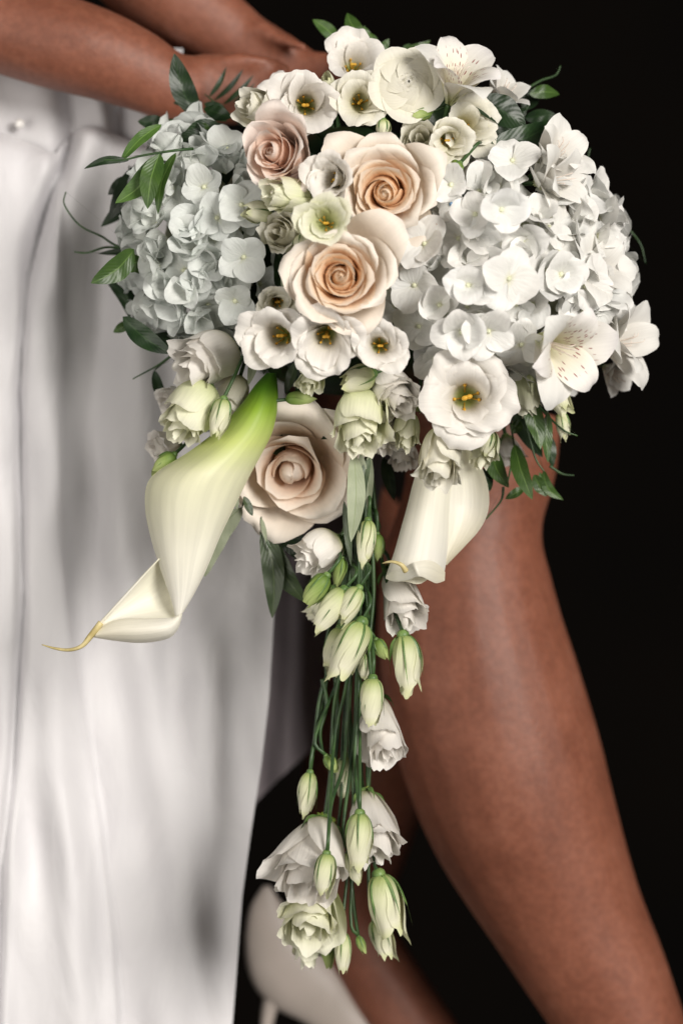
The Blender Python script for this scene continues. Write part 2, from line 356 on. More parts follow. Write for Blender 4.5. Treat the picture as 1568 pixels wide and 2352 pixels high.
def blob(c, r, n=7, m=8, sq=(1, 1, 1)):
    th = np.linspace(0, 2*PI, m, endpoint=False)[None, :]; ph = np.linspace(0.02, PI-0.02, n)[:, None]
    V = np.stack(np.broadcast_arrays(np.sin(ph)*np.cos(th)*sq[0], np.sin(ph)*np.sin(th)*sq[1], np.cos(ph)*sq[2]+0*th), -1).reshape(-1, 3)*r+np.array(c)
    U = np.stack(np.broadcast_arrays(th/6.28, ph/PI), -1).reshape(-1, 2)
    return V, grid_faces(n, m, True), U

def stem_part(root, pts, r0=5, r1=5, name='stem', mat=None, n=20):
    """pts: world points"""
    inv = root.matrix_world.inverted()
    p = [inv @ Vector(q) for q in pts]
    v, f, u = tube_arrays(p, list(np.linspace(r0*S, r1*S, len(p))), n, 8)
    return add(name, (v, f, u), mat or GREEN, root, 1.0)

def sepals(root, R, H, n=5, L=0.75, mat=None, spread=1.12, curl=4):
    for i in range(n):
        a = petal(R*spread, H*L*rs.uniform(0.8, 1.1), [(0, 78), (0.15, 55), (0.35, 16), (0.7, -2), (1, curl*rs.uniform(-1, 3))], max(5, R*0.20), 1.0, 0.25, 0, 0.97, 0.75, 0.25, 0, 3, 0, 0, 0, i*2*PI/n+rs.rand()*0.3, 5, 12, 0, 0.86)
        add('sepal', a, mat or CALYX, root)

# ------------------------------------------------------------------ flowers
def rose(x, v, R, ax, label, inner=PEACH, outer=PEACH_OUT, dy=0.0, roll=0.0, n=27, H=None, openness=1.0, flare=.8, extra=()):
    H = H or R*0.95
    axis = tilt(*ax)
    rim = P(x, v, dome(x, v)+dy)
    root = empty('rose', frame(rim-axis*H*S*0.9, axis, 0), label, 'rose', 'large peach and cream roses')
    for i in range(n):
        f = i/(n-1)
        ri = R*(0.085+0.765*f**0.95*openness)*rs.uniform(.95, 1.05)
        hi = H*(0.93+0.07*min(1, f*3.5))*(1-0.34*max(0, f-0.35)**1.3)*rs.uniform(.96, 1.04)
        bw = min(0.4, ri/(ri+hi))
        if i < 3: pr = [(0, 88), (bw*.7, 84), (bw+.06, 6), (0.68, -4), (.86, -38), (1, -78)]
        elif f < 0.30: pr = [(0, 88), (bw*.7, 84), (bw+.06, 8), (0.66, -6), (.84, -30+50*f), (1, -48+150*f)]
        elif f < 0.62: pr = [(0, 88), (bw*.8, 82), (bw+.10, 16), (0.70, 6+12*f), (0.88, 16+40*f), (1, 34+75*f)]
        else: pr = [(0, 88), (bw*.85, 80), (bw+.12, 36), (0.58, 26+22*f*flare), (0.82, 50*f*flare+16), (0.93, 100*flare), (1, 165*flare)]
        W = min(ri*3.6+4, R*(1.02+0.44*f))
        rmax = ri*(1.0 if f < .6 else 1.0+0.28*flare*(f-.6)/.4)
        a = petal(rmax, hi, pr, W, 1.0, 0.12, (0.17 if f < .3 else 0.10), 0.26 if f < .3 else 0.34, 0.35, 0.6,
                  0.012+0.034*f, 2.0, 0.026+.02*f, 0.02 if f < .3 else 0.16*f, 0.0, roll+i*2.3999+rs.uniform(-.3, .3), 17, 19, 0.02+0.07*f*rs.rand(), 0, 0.02+0.06*f, .005)
        add('petal', a, inner if f < 0.5 else (PEACH_MID if inner is PEACH and f < .78 else (inner if f < .7 else outer)), root)
    for (ang, q, hh, ww) in extra:
        pr = [(0, 88), (.25, 80), (.4, 45), (.65, 35), (.82, 60), (.93, 105), (1, 160)]
        a = petal(R*q, H*hh, pr, R*ww, 1.1, 0.2, 0.05, 0.42, 0.3, 0.6, 0.03, 2, 0.02, 0.16, 0, ang*PI/180, 19, 20, 0.06)
        add('petal', a, outer, root)
    stem_part(root, [root.matrix_world.translation, root.matrix_world.translation-axis*0.03, root.matrix_world.translation-axis*0.03+Vector((0, .03, 0))], 9, 9)
    return root

def stamens(root, H, R, big=1.0):
    pist = [tube_arrays([(0, 0, 0), (0, 0, H*0.30)], [4*big, 3*big], 6, 6), blob((3.4*big, 0, H*0.33), 5.2*big, sq=(1, .75, .9)), blob((-3.4*big, 0, H*0.335), 5.2*big, sq=(1, .75, .9))]
    add('pistil', join_arrays(pist), YEL, root)
    for k in range(5):
        a = k*2*PI/5+rs.rand(); q = 0.16*R
        px, py, pz = math.cos(a)*q*1.5, math.sin(a)*q*1.5, H*rs.uniform(0.2, 0.3)
        st = [tube_arrays([(math.cos(a)*q*.5, math.sin(a)*q*.5, 0), (px, py, pz)], [1.4, 1.2], 5, 6), blob((px, py, pz), 3.5*big, sq=(.8, .8, 1.5))]
        add('stamen', join_arrays(st), YEL, root)

def lisianthus(x, v, R, ax, label, mat=WHITE, dy=0.0, roll=0.0, H=None, rings=3, hole=0.50, ruf=0.06, flare=.82, ysep=False):
    H = H or R*1.25
    axis = tilt(*ax)
    rim = P(x, v, dome(x, v)+dy)
    root = empty('lisianthus_flower', frame(rim-axis*H*S*0.92, axis, roll), label, 'flower', 'open lisianthus flowers with yellow stamens')
    spec = {1: [(1.0, 5)], 2: [(1.0, 5), (hole+0.16, 5)], 3: [(1.0, 5), (0.80, 5), (hole+0.14, 4)]}[rings]
    for k, (q, n) in enumerate(spec):
        for i in range(n):
            fl = flare*(1-0.28*k) if k < 2 else flare*.22
            pr = [(0, 80), (0.12, 56), (0.32, 20), (0.6, 14+14*fl), (0.8, 22+38*fl), (0.93, 30+75*fl), (1, 30+95*fl)]
            a = petal(R*q*rs.uniform(.93, 1.06), H*(1.0-0.05*k)*rs.uniform(.95, 1.05), pr, R*(1.5-0.25*k)*q**.4, 1.02, 0.16, 0.10, 0.30, 0.30, 0.62,
                      ruf*rs.uniform(.7, 1.4), 3.2, 0.03, 0.08, 0.1, i*2*PI/n+k*0.63+rs.uniform(-.2, .2)+roll, 29, 20, 0, 0, 0.075, .018)
            add('petal', a, mat, root)
    stamens(root, H*1.35, R, max(0.8, R/75))
    stem_part(root, [root.matrix_world.translation, root.matrix_world.translation-axis*0.02, root.matrix_world.translation-axis*0.02+Vector((0, .03, 0))], 6, 6)
    return root

def halfopen(base, tip, R, label, mat=WHITE, y0=None, dyt=-0.02, roll=None, n=13, flare=0.6, ruf=0.05, group='half-open lisianthus flowers', stem=None, sep=True, belly=1.0, tight=1.0):
    """a lisianthus seen from the side or three-quarter: wrapped cup with a ruffled mouth"""
    if y0 is None: y0 = dome(*base)+0.012
    b = P(*base, y0); t = P(*tip, y0+dyt)
    ax = t-b; H = ax.length/S
    root = empty('lisianthus_flower', frame(b, ax, rs.rand()*6.28 if roll is None else roll), label, 'flower', group)
    for i in range(n):
        f = i/(n-1)
        q = 0.16+0.84*f**0.8
        fl = flare*(0.15+0.85*f**2)
        pr = [(0, 86), (0.10, 74), (0.26, 26*belly), (0.5, 4), (0.75, -9*(1-f*.4)), (0.88, -4+40*fl), (0.95, 10+100*fl), (1, 10+150*fl)]
        if flare >= .5:
            pr = [(0, 86), (0.09, 74), (0.25, 44), (0.5, 20+6*f), (0.72, 8+10*f), (0.88, 10+30*fl), (0.95, 20+70*fl), (1, 20+120*fl)] if f > .35 else [(0, 86), (.1, 70), (.3, 20), (.6, 0), (.85, -10), (1, 10)]
        Wd = min(R*q*3.2+4, R*1.75)
        a = petal(R*q, H*(1.0-0.22*f**1.5)*rs.uniform(.92, 1.06), pr, Wd, 1.0, 0.2, 0.10*tight, 0.40, 0.42, 0.5, ruf*(0.6+0.6*f)*rs.uniform(.7, 1.6), 3.8, 0.05, 0.10 if f > .4 else 0, 0.25, i*2.3999+rs.uniform(-.25, .25), 25, 18, 0.03, 0, 0.02+(0.05 if flare < .5 else .075)*f, .016)
        add('petal', a, mat, root)
    if sep:
        sepals(root, R*0.62, H*0.55, 5, 0.6, None, 1.0, 10)
        add('calyx', blob((0, 0, R*0.06), R*0.26, sq=(1, 1, .8)), CALYX, root)
    stem_auto(root, b, ax, stem)
    return root

def stem_auto(root, b, ax, stem, r=4.6):
    a = ax.normalized()
    if stem == 'hang':          # runs up into the bouquet with the other cascade stems
        x = b.x/S+784; vb = 1176-b.z/S
        ux = 822+(x-815)*0.22; y = min(max(b.y*0.4+0.012, -0.02), 0.03)
        mid = vb-(vb-1080)*0.45
        pts = [b, b-a*0.012, P(ux+(x-ux)*0.5+rs.uniform(-12, 12), mid+(vb-mid)*.4, y+rs.uniform(-.006, .006)), P(ux+(x-ux)*0.4+rs.uniform(-14, 14), mid, y), P(ux+rs.uniform(-6, 6), max(1090, mid-(mid-1080)*0.5), y), P(ux+(rs.rand()-.5)*16, 1040, y+0.01)]
        if vb < 1300: pts = [b, b-a*0.012, P((ux+x)/2, vb-70, y), P(ux, 1040, y+.01)]
    elif stem: pts = [b]+[P(*q) for q in stem]
    else: pts = [b, b-a*0.014, b-a*0.02+Vector((0, .03, 0))]
    stem_part(root, pts, r, r*0.9)

def bud(base, tip, R, label, mat=BUDG, y0=None, dyt=0.0, stem=None, openend=0.0, sep=True, group='pale green lisianthus buds', name='lisianthus_bud', sl=0.8):
    if y0 is None: y0 = dome(*base)-0.004
    b = P(*base, y0); t = P(*tip, y0+dyt)
    ax = t-b; H = ax.length/S
    root = empty(name, frame(b, ax, rs.rand()*6.28), label, 'flower bud', group)
    for i in range(5):
        pr = [(0, 80), (0.10, 62), (0.30, 16), (0.55, -4), (0.80, -19+10*openend), (0.93, -22+60*openend), (1, -22+110*openend)]
        a = petal(R*(1.0-0.04*i)*rs.uniform(.93, 1.03), H*rs.uniform(.80, 1.03), pr, R*2.5, 1.0, 0.16, 0.13, 0.40, 0.4, 0.4, 0.03+0.06*openend, 3, 0.05, .05, 1.5, i*2.3999, 19, 18, 0.06, 0.35, .025, .02)
        add('petal', a, mat, root)
    if sep:
        sepals(root, R, H, 5, sl)
        add('calyx', blob((0, 0, R*0.10), R*0.42, sq=(1, 1, .9)), CALYX, root)
    stem_auto(root, b, ax, stem, 4.2)
    return root

# ------------------------------------------------------------------ roses
rose(884, 440, 116, (-0.10, 0.10), 'big open peach rose with the deepest orange heart, upper middle of the bouquet', roll=0.4, n=29, dy=-0.006, extra=[(135, 1.5, .7, 1.1), (30, 1.25, .8, 1.2), (95, 1.15, .75, 1.2)])
rose(780, 632, 122, (-0.06, 0.02), 'large open peach rose in the very centre of the bouquet, swirl of pale petals', roll=2.0, n=30, dy=-0.020, extra=[(42, 1.45, .75, 1.3), (-70, 1.12, .6, 1.3)])
rose(622, 348, 96, (-0.42, 0.0), 'smaller blush pink rose turned to the left above the pale hydrangea', BLUSH, BLUSH_OUT, roll=1.0, n=22, dy=-0.022, H=140, flare=0.6, extra=[(90, 1.2, .8, 1.2), (-60, 1.15, .7, 1.2)])
rose(664, 1088, 158, (-0.10, 0.26), 'cream rose facing down between the long calla lily and the cascade', CREAMROSE, PEACH_OUT, roll=0.6, n=13, dy=0.012, H=135, extra=[(74, 1.12, 1.15, 1.8), (40, 1.15, 1.0, 1.5), (22, 1.15, .9, 1.3), (-40, 1.0, .7, 1.2)])
rose(1335, 505, 88, (0.95, -0.25), 'blurred cream rose at the far right edge behind the white hydrangea', PEACH_OUT, PEACH_OUT, roll=0.6, n=16, dy=0.015, H=95)
rose(1000, 400, 60, (0.3, -0.2), 'small pale peach rose squeezed behind the big orange-hearted rose', PEACH_OUT, PEACH_OUT, roll=2.6, n=12, dy=0.03, H=70)

# ------------------------------------------------------------------ open lisianthus
LI = lisianthus
LI(703, 238, 82, (0.05, 0.12), 'white open flower with two round orange anthers, upper left beside the small bud', H=105, hole=.5)
LI(640, 212, 52, (-0.4, -0.5), 'white petals peeping out behind the flower with round orange anthers', dy=0.035, rings=2)
LI(827, 228, 70, (0.0, 0.05), 'creamy ruffled flower with orange anthers at top middle of the bouquet', CREAM, H=85, roll=.8)
LI(748, 412, 60, (-0.5, 0.15), 'narrow white flower seen half sideways between blush rose and peach rose', H=95, dy=-0.014)
LI(748, 508, 62, (0.0, 0.02), 'small round greenish cream cup with yellow anthers above the central rose', GCREAM, H=75, ruf=.03, flare=.55, dy=-0.026, hole=.5)
LI(627, 772, 82, (-0.28, 0.10), 'white flower with dark hollow, leftmost of the row below the central rose', H=110, dy=-0.012, hole=.60)
LI(746, 785, 78, (-0.05, 0.32), 'white flower with wide shaded hollow, middle of the row below the central rose', H=105, dy=-0.014, hole=.60)
LI(874, 795, 64, (0.0, 0.10), 'small frilly white flower, right one of the row below the central rose', H=75, ruf=.085, dy=-0.010)
LI(1076, 912, 114, (0.02, 0.04), 'largest pure white ruffled flower with yellow-green heart, lower right', H=110, ruf=.06, flare=1.2, dy=-0.02, roll=.3)
LI(1078, 285, 74, (0.35, 0.0), 'cream double flower facing right below the alstroemeria', CREAM, H=80, ruf=.08)
LI(1030, 325, 58, (0.05, 0.25), 'cream flower half hidden between yellow rosette and double flower', CREAM, H=75, dy=-0.004)
LI(815, 128, 72, (0.10, -0.35), 'white flower at the top of the bouquet beside the leaves', H=80, ruf=.05, dy=0.006)
LI(640, 700, 48, (0.1, 0.3), 'small pale flower in shade left of the central rose', CREAM, H=70, dy=0.012, rings=2)

# rounded white gardenia-like bloom
def gardenia():
    axis = tilt(0.15, -0.05); R = 88
    root = empty('gardenia_flower', frame(P(935, 190, dome(935, 190)-0.012)-axis*S*50, axis, 0.4), 'smooth rounded white bloom with broad overlapping petals near the top', 'flower')
    for k, (q, n, h) in enumerate([(1.0, 5, 44), (0.80, 4, 58), (0.55, 4, 66), (.30, 3, 70)]):
        for i in range(n):
            a = petal(R*q, h, ([(0, 70), (.3, 50), (.6, 55), (.85, 85), (1, 120)] if k == 0 else [(0, 86), (.2, 60), (.45, 10), (.7, -38), (1, -72)]), R*(1.5 if k == 0 else 2.0)*q**.6, 1.1, 0.4, 0.14, 0.34, 0.4, 0.6, 0.02, 2, 0.01, 0.02, 0.3, i*2*PI/n+k*.7, 15, 14)
            add('petal', a, CREAM, root)
gardenia()

# ------------------------------------------------------------------ half open lisianthus and rosettes
HO = halfopen
HO((632, 262), (558, 234), 49, 'small cream rosebud-like flower pointing left at the upper left edge', CREAM, y0=-.012, dyt=-0.022, flare=.2, n=12, ruf=.02)
HO((712, 452), (608, 442), 44, 'green-tinged cream rosette facing left under the blush rose', GCREAM, y0=-.052, dyt=-0.020, flare=.3, n=12, ruf=.035)
HO((668, 545), (630, 528), 54, 'shaded cream rosette with curled rims beside the round bud', CREAM, y0=-.032, dyt=-0.026, flare=.45, ruf=.07)
HO((975, 345), (962, 312), 58, 'yellowish cream rosette with tight spiral heart, right of the top row', CREAM, y0=-.018, dyt=-0.022, flare=.35, n=14)
HO((880, 868), (932, 930), 62, 'white drooping flower between the small green bud and the largest white flower', y0=-.03, dyt=-0.022, flare=.4)
HO((828, 905), (826, 1030), 70, 'large greenish white half-open flower hanging above the cascade stems', GCREAM, y0=-.035, dyt=-0.022, flare=.35, n=14, stem=[(826, 880, -.02), (820, 840, .0)])
HO((868, 930), (868, 1040), 46, 'white half-open flower tucked right behind the large greenish white one', WHITE, y0=-.012, dyt=-0.012, flare=.35)
HO((1018, 990), (1002, 1108), 60, 'white half-open flower hanging over the short calla lily', CREAM, y0=-.040, dyt=-0.020, flare=.4, ruf=.07, n=14)
HO((938, 950), (928, 1032), 30, 'narrow green-cream flower with rolled tube mouth', GCREAM, y0=-.03, dyt=-0.012, flare=.1, n=9)
HO((925, 1010), (925, 1070), 42, 'dim white petals behind the rolled tube flower', WHITE, y0=.02, dyt=-0.01)
HO((1118, 990), (1105, 1075), 34, 'pale green-white flower under the right rim of the largest white flower', GCREAM, y0=-.005, dyt=-0.01, flare=.1, n=9)
HO((1160, 1000), (1175, 1070), 42, 'dim white flower seen behind the right leaves', WHITE, y0=.045, dyt=0.0)
HO((1205, 850), (1212, 960), 36, 'greenish white flower beneath the white hydrangea', GCREAM, y0=.0, dyt=0.0, flare=.2)
HO((528, 798), (420, 862), 78, 'white half-open flower pointing down-left, topmost of the left hanging trio', y0=-.010, dyt=-0.024, flare=.35, stem=[(560, 770, .0), (600, 735, .01)], n=13)
HO((480, 888), (400, 1000), 70, 'cream half-open flower pointing down-left just above the long calla lily', GCREAM, y0=-.022, dyt=-0.014, flare=.35, stem=[(520, 840, -.02), (565, 785, -.005), (610, 730, .01)], n=13)
HO((550, 868), (520, 960), 46, 'cream flower half hidden behind the slim green bud', CREAM, y0=-.004, dyt=-0.01, flare=.3)
HO((420, 900), (376, 930), 44, 'ruffled white flower in shade behind the left hanging pair', WHITE, y0=.022, dyt=-0.01, flare=.9, ruf=.09)
HO((410, 1010), (350, 1035), 46, 'small ruffled white flower at the left edge beside the dark green bud', y0=.012, dyt=-0.01, flare=.9, ruf=.1)
HO((722, 836), (706, 898), 36, 'small half-open greenish flower under the white row', GCREAM, y0=-.032, dyt=-0.01, flare=.5, n=10)
HO((772, 1235), (688, 1300), 54, 'white half-open flower left of the stems, first of the cascade', y0=-.014, dyt=-0.012, flare=.3, stem='hang')
HO((765, 1350), (722, 1430), 42, 'cream flower behind the cluster of green buds', GCREAM, y0=.012, dyt=0, flare=.3, stem='hang')
HO((898, 1305), (940, 1436), 66, 'white flower hanging below the short calla lily against the leg', y0=.012, dyt=-0.034, flare=.75, stem='hang')
HO((862, 1600), (890, 1748), 66, 'ruffled white flower alone in the middle of the cascade against the leg', y0=.008, dyt=-0.034, flare=.85, ruf=.09, stem='hang', n=14)
HO((838, 1820), (872, 1972), 70, 'ruffled white flower right of the stems in the lower cascade', y0=.008, dyt=-0.034, flare=.7, ruf=.09, stem='hang', n=14)
HO((745, 1886), (690, 2058), 102, 'biggest white flower of the lower cascade with a bud in front of it', y0=-.004, dyt=-0.034, flare=.5, ruf=.06, stem='hang', n=16)
HO((722, 2015), (702, 2160), 86, 'cream flower peeping out below the biggest cascade flower', GCREAM, y0=.010, dyt=-0.034, flare=.75, ruf=.05, stem='hang', n=14)
HO((712, 2130), (703, 2222), 36, 'pale green flower tip at the very bottom left of the cascade', GCREAM, y0=.018, dyt=0, flare=.15, n=9, stem='hang')

# ------------------------------------------------------------------ buds
B = bud
B((756, 212), (746, 168), 17, 'round greenish bud between the two upper orange-anthered flowers', y0=-.02, dyt=-.012, sep=False)
B((672, 288), (622, 274), 22, 'plump greenish bud pointing left above the blush rose', y0=-.012, dyt=-.006, openend=.2)
B((880, 272), (880, 322), 17, 'green bud hanging under the top middle flowers', y0=-.035, openend=.2)
B((622, 490), (560, 485), 25, 'pale green bud pointing left onto the pale hydrangea', y0=-.045, dyt=-.008)
B((690, 478), (676, 460), 22, 'round green bud touching the left rim of the greenish cup', y0=-.046, dyt=-.016)
B((694, 545), (690, 578), 19, 'tiny round green bud, upper of the pair left of the central rose', y0=-.05, dyt=-.012, sl=1)
B((698, 575), (688, 602), 20, 'tiny round green bud, lower of the pair left of the central rose', y0=-.045, dyt=-.014)
B((830, 732), (862, 722), 16, 'short green bud under the right edge of the central rose', BUDDARK, y0=-.045, dyt=-.004)
B((858, 858), (785, 886), 32, 'plump pale green bud lying above the large greenish white flower', y0=-.045, dyt=-.006, openend=.15)
B((960, 915), (955, 950), 18, 'tiny dark bud in the gap left of the largest white flower', BUDDARK, y0=-.02)
B((514, 914), (496, 1002), 24, 'slim green bud hanging over the top of the long calla lily', y0=-.042, dyt=-.004, stem=[(540, 860, -.04), (560, 815, -.03), (590, 765, -.0)])
B((402, 1042), (350, 1090), 20, 'dark green bud resting on the rim of the long calla lily', BUDDARK, y0=-.012, stem=[(430, 1015, 0), (470, 970, .02)])
B((655, 918), (722, 912), 17, 'flat green bud tucked over the cream downward rose', BUDDARK, y0=-.025, sep=False)
B((990, 255), (945, 268), 16, 'green bud above the yellow rosette', BUDDARK, y0=-.03, dyt=-.006)
B((1058, 372), (1040, 392), 16, 'small green bud above the white hydrangea', BUDDARK, y0=-.045)
B((1252, 860), (1302, 952), 25, 'large pale green bud hanging under the speckled flower', y0=-.01, dyt=-.01, openend=.3, stem=[(1235, 825, .0), (1220, 780, .02)])
B((1288, 945), (1300, 1010), 16, 'slim green bud below the large right-hand bud', y0=.004, openend=.3, stem=[(1270, 905, .01), (1240, 840, .02)])
B((1125, 995), (1110, 1045), 18, 'small pale bud over the flower under the largest white flower', y0=-.025)
CG = 'buds of the hanging cascade'
def CB(*a, **k): return bud(*a, stem='hang', group=CG, **k)
CB((845, 1192), (836, 1302), 22, 'pale bud hanging just right of the olive leaves, first of the cascade', y0=-.022)
CB((866, 1225), (868, 1290), 17, 'dark green bud behind the first pale cascade bud', mat=BUDDARK, y0=.005)
CB((752, 1320), (702, 1388), 24, 'small green striped bud, leftmost of the four clustered buds', mat=BUDDARK, y0=-.028)
CB((786, 1280), (772, 1345), 16, 'tiny dark bud above the clustered buds', mat=BUDDARK, y0=-.015)
CB((792, 1352), (722, 1452), 29, 'green-white bud, second of the clustered buds', y0=-.026)
CB((826, 1348), (780, 1432), 24, 'pale green bud, third of the clustered buds nearest the stems', y0=-.030)
CB((832, 1425), (776, 1560), 38, 'large cream bud hanging below the bud cluster', y0=-.026, openend=.35)
CB((782, 1440), (756, 1552), 27, 'shaded bud behind the large cream bud', mat=BUDG, y0=-.002, openend=.2)
CB((836, 1500), (838, 1562), 16, 'narrow bud beside the stem under the large cream bud', y0=-.012)
CB((862, 1468), (886, 1514), 17, 'tiny green bud right of the stems above the right-hand bud', mat=BUDDARK, y0=-.015)
CB((925, 1455), (944, 1600), 36, 'big pale green bud hanging alone in front of the leg', y0=-.015, openend=.35)
CB((856, 1555), (852, 1668), 28, 'green bud in front of the ruffled middle flower', y0=-.030, openend=.2)
CB((712, 1772), (700, 1876), 22, 'slender bud on the left thin stem above the biggest cascade flower', y0=-.008)
CB((748, 1735), (772, 1775), 15, 'twisted tiny green bud in the middle of the thin stems', mat=BUDDARK, y0=-.008)
CB((800, 1735), (785, 1835), 26, 'blurred bud behind the thin stems', y0=.02)
CB((826, 1865), (826, 1992), 30, 'pale bud in front of the lower right ruffled flower', y0=-.038, openend=.25, sl=.75)
CB((750, 1958), (740, 2062), 24, 'bud with dark sepals in front of the biggest cascade flower', y0=-.056, sl=.85)
CB((800, 1955), (820, 2028), 19, 'small pointed bud between the two lower white flowers', y0=-.01)
CB((868, 2005), (912, 2166), 40, 'large pale green bud at the lower right of the cascade', y0=-.012, openend=.35)
CB((862, 2110), (892, 2208), 26, 'shaded bud half behind the large lower right bud', y0=.012, openend=.3)
CB((788, 2140), (786, 2232), 20, 'pale bud at the bottom middle of the cascade', y0=.0)
CB((822, 2150), (838, 2192), 10, 'tiniest green bud near the bottom', mat=BUDDARK, y0=-.002)
CB((752, 2150), (756, 2228), 16, 'dark bud in shade at the bottom', mat=BUDDARK, y0=.015)

# ------------------------------------------------------------------ hydrangeas
def floret(root, pos, nrm, R, mat, eye=EYE, cupk=None):
    inv = root.matrix_world.inverted()
    fo = bpy.data.objects.new('floret', mesh_arrays('floret_eye', *(lambda a: (a[0]*S, a[1]))(blob((0, 0, 5), 5.5, 7, 8, (1, 1, .9))), eye, None)); COL.objects.link(fo)
    fo.parent = root; fo.matrix_local = inv @ frame(pos, nrm, rs.rand()*6.28)
    cupk = rs.uniform(-30, 62) if cupk is None else cupk
    for i in range(4):
        c = cupk+rs.uniform(-18, 18)
        q = R*rs.uniform(0.85, 1.08)
        ph0 = 80-c*0.9
        pr = [(0, 60), (.12, ph0), (.5, ph0-c*.25), (.8, ph0+rs.uniform(-20, 35)), (1, ph0+rs.uniform(0, 60))]
        e = sum(math.cos(b*PI/180) for a_, b in pr)/5
        a = petal(q, None, pr, q*rs.uniform(1.1, 1.42), 1.6, 0.6, 0.0, 0.62, 0.16, 0.62, rs.uniform(.03, .075), 2.6, 0.03, rs.uniform(-.35, .4), 0.0, i*PI/2+rs.uniform(-.18, .18), 19, 14, rs.uniform(0, .04), 0, .09, .012)
        v, f, u = a; v = v.copy(); v[:, 2] += (i % 2)*2.2
        o = add('petal', (v, f, u), mat, fo)
def hydrangea(cx, cv, cy, rx, rv, ry, n, R, label, mat, lean, special, seedrot=0.0, clip=None, cup=(-25, 60), jt=.8):
    c = P(cx, cv, cy)
    root = empty('hydrangea_head', c, label, 'hydrangea', 'hydrangea flower heads')
    for (x, v, dy, nn, r, eye, ck) in special:
        floret(root, P(x, v, dy), tilt(*nn), r, mat, eye, ck)
    for i in range(n):
        z = 1-1.12*(i+0.5)/n; a = i*2.39996+seedrot
        s = math.sqrt(max(0, 1-z*z))
        d = Vector((s*math.cos(a), -z, s*math.sin(a)))
        if lean: d = (d+Vector(lean)).normalized()
        d = (d+Vector((rs.uniform(-1, 1), 0, rs.uniform(-1, 1)))*0.06).normalized()
        p = c+Vector((d.x*rx*S, d.y*ry, d.z*rv*S))
        px, pv = p.x/S*D/(D+p.y)+784, 1176-p.z/S*D/(D+p.y)
        if clip and clip(px, pv): continue
        if any((px-q[0])**2+(pv-q[1])**2 < 38**2 for q in special): continue
        nn = Vector((d.x/rx/S, d.y/ry, d.z/rv/S)).normalized()
        nn = (nn+Vector((rs.uniform(-1, 1), rs.uniform(-.3, .3), rs.uniform(-1, 1)))*jt).normalized()
        floret(root, p+nn*rs.uniform(-.004, .006), nn, R*rs.uniform(.82, 1.12), mat, EYE, rs.uniform(*cup))
    add('gap_shade_core', blob((0, 0, 0), 1.0, 12, 16, (rx*.72, ry/S*.66, rv*.72)), EYE, root)  # added ball, its cream colour standing for soft shade between florets
    return root
hydrangea(1150, 625, 0.03, 258, 250, 0.090, 190, 72, 'big bright white hydrangea filling the right side of the bouquet', HYD, (0, 0, 0),
          [(1035, 425, -.058, (-.1, -.15), 56, EYE, 18), (1168, 640, -.084, (.1, .1), 76, EYE, 2), (1092, 492, -.070, (-.3, 0), 58, EYE, 25),
           (1150, 482, -.080, (.15, -.1), 72, EYE, 30), (1037, 468, -.050, (-.2, .2), 40, BLUEEYE, 5), (952, 655, -.050, (-.35, .1), 66, EYE, 10),
           (975, 560, -.058, (-.4, -.2), 76, EYE, 12), (1075, 655, -.080, (0, 0), 66, EYE, 30), (1060, 762, -.075, (-.1, .25), 70, EYE, 20),
           (1120, 760, -.075, (.2, .3), 72, EYE, 5), (908, 702, -.030, (-.3, .2), 58, EYE, 20), (962, 748, -.042, (-.3, .3), 64, EYE, 12), (1000, 822, -.036, (-.1, .5), 60, EYE, 15), (930, 590, -.045, (-.4, .1), 60, EYE, 25), (1010, 700, -.062, (-.2, .1), 66, EYE, 35), (1285, 630, -.055, (.5, .1), 70, EYE, 25), (1195, 790, -.055, (.3, .5), 70, EYE, -5), (1175, 370, -.045, (.1, -.5), 66, EYE, 10)],
          0.3, lambda x, v: (x < 985 and v < 500) or (x < 925 and v < 560) or (x < 878) or v > 862)
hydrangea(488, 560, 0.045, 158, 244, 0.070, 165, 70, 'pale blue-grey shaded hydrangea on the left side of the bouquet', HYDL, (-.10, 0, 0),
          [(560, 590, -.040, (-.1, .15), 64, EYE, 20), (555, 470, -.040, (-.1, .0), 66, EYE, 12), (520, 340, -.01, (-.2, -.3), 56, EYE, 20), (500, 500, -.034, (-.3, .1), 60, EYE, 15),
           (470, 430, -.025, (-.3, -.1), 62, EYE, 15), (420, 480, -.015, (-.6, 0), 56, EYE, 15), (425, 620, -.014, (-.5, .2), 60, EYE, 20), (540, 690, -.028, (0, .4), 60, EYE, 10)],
          1.1, lambda x, v: (x > 640) or (x > 585 and v < 430) or (x > 600 and v > 700) or v > 780, (5, 70), .6)

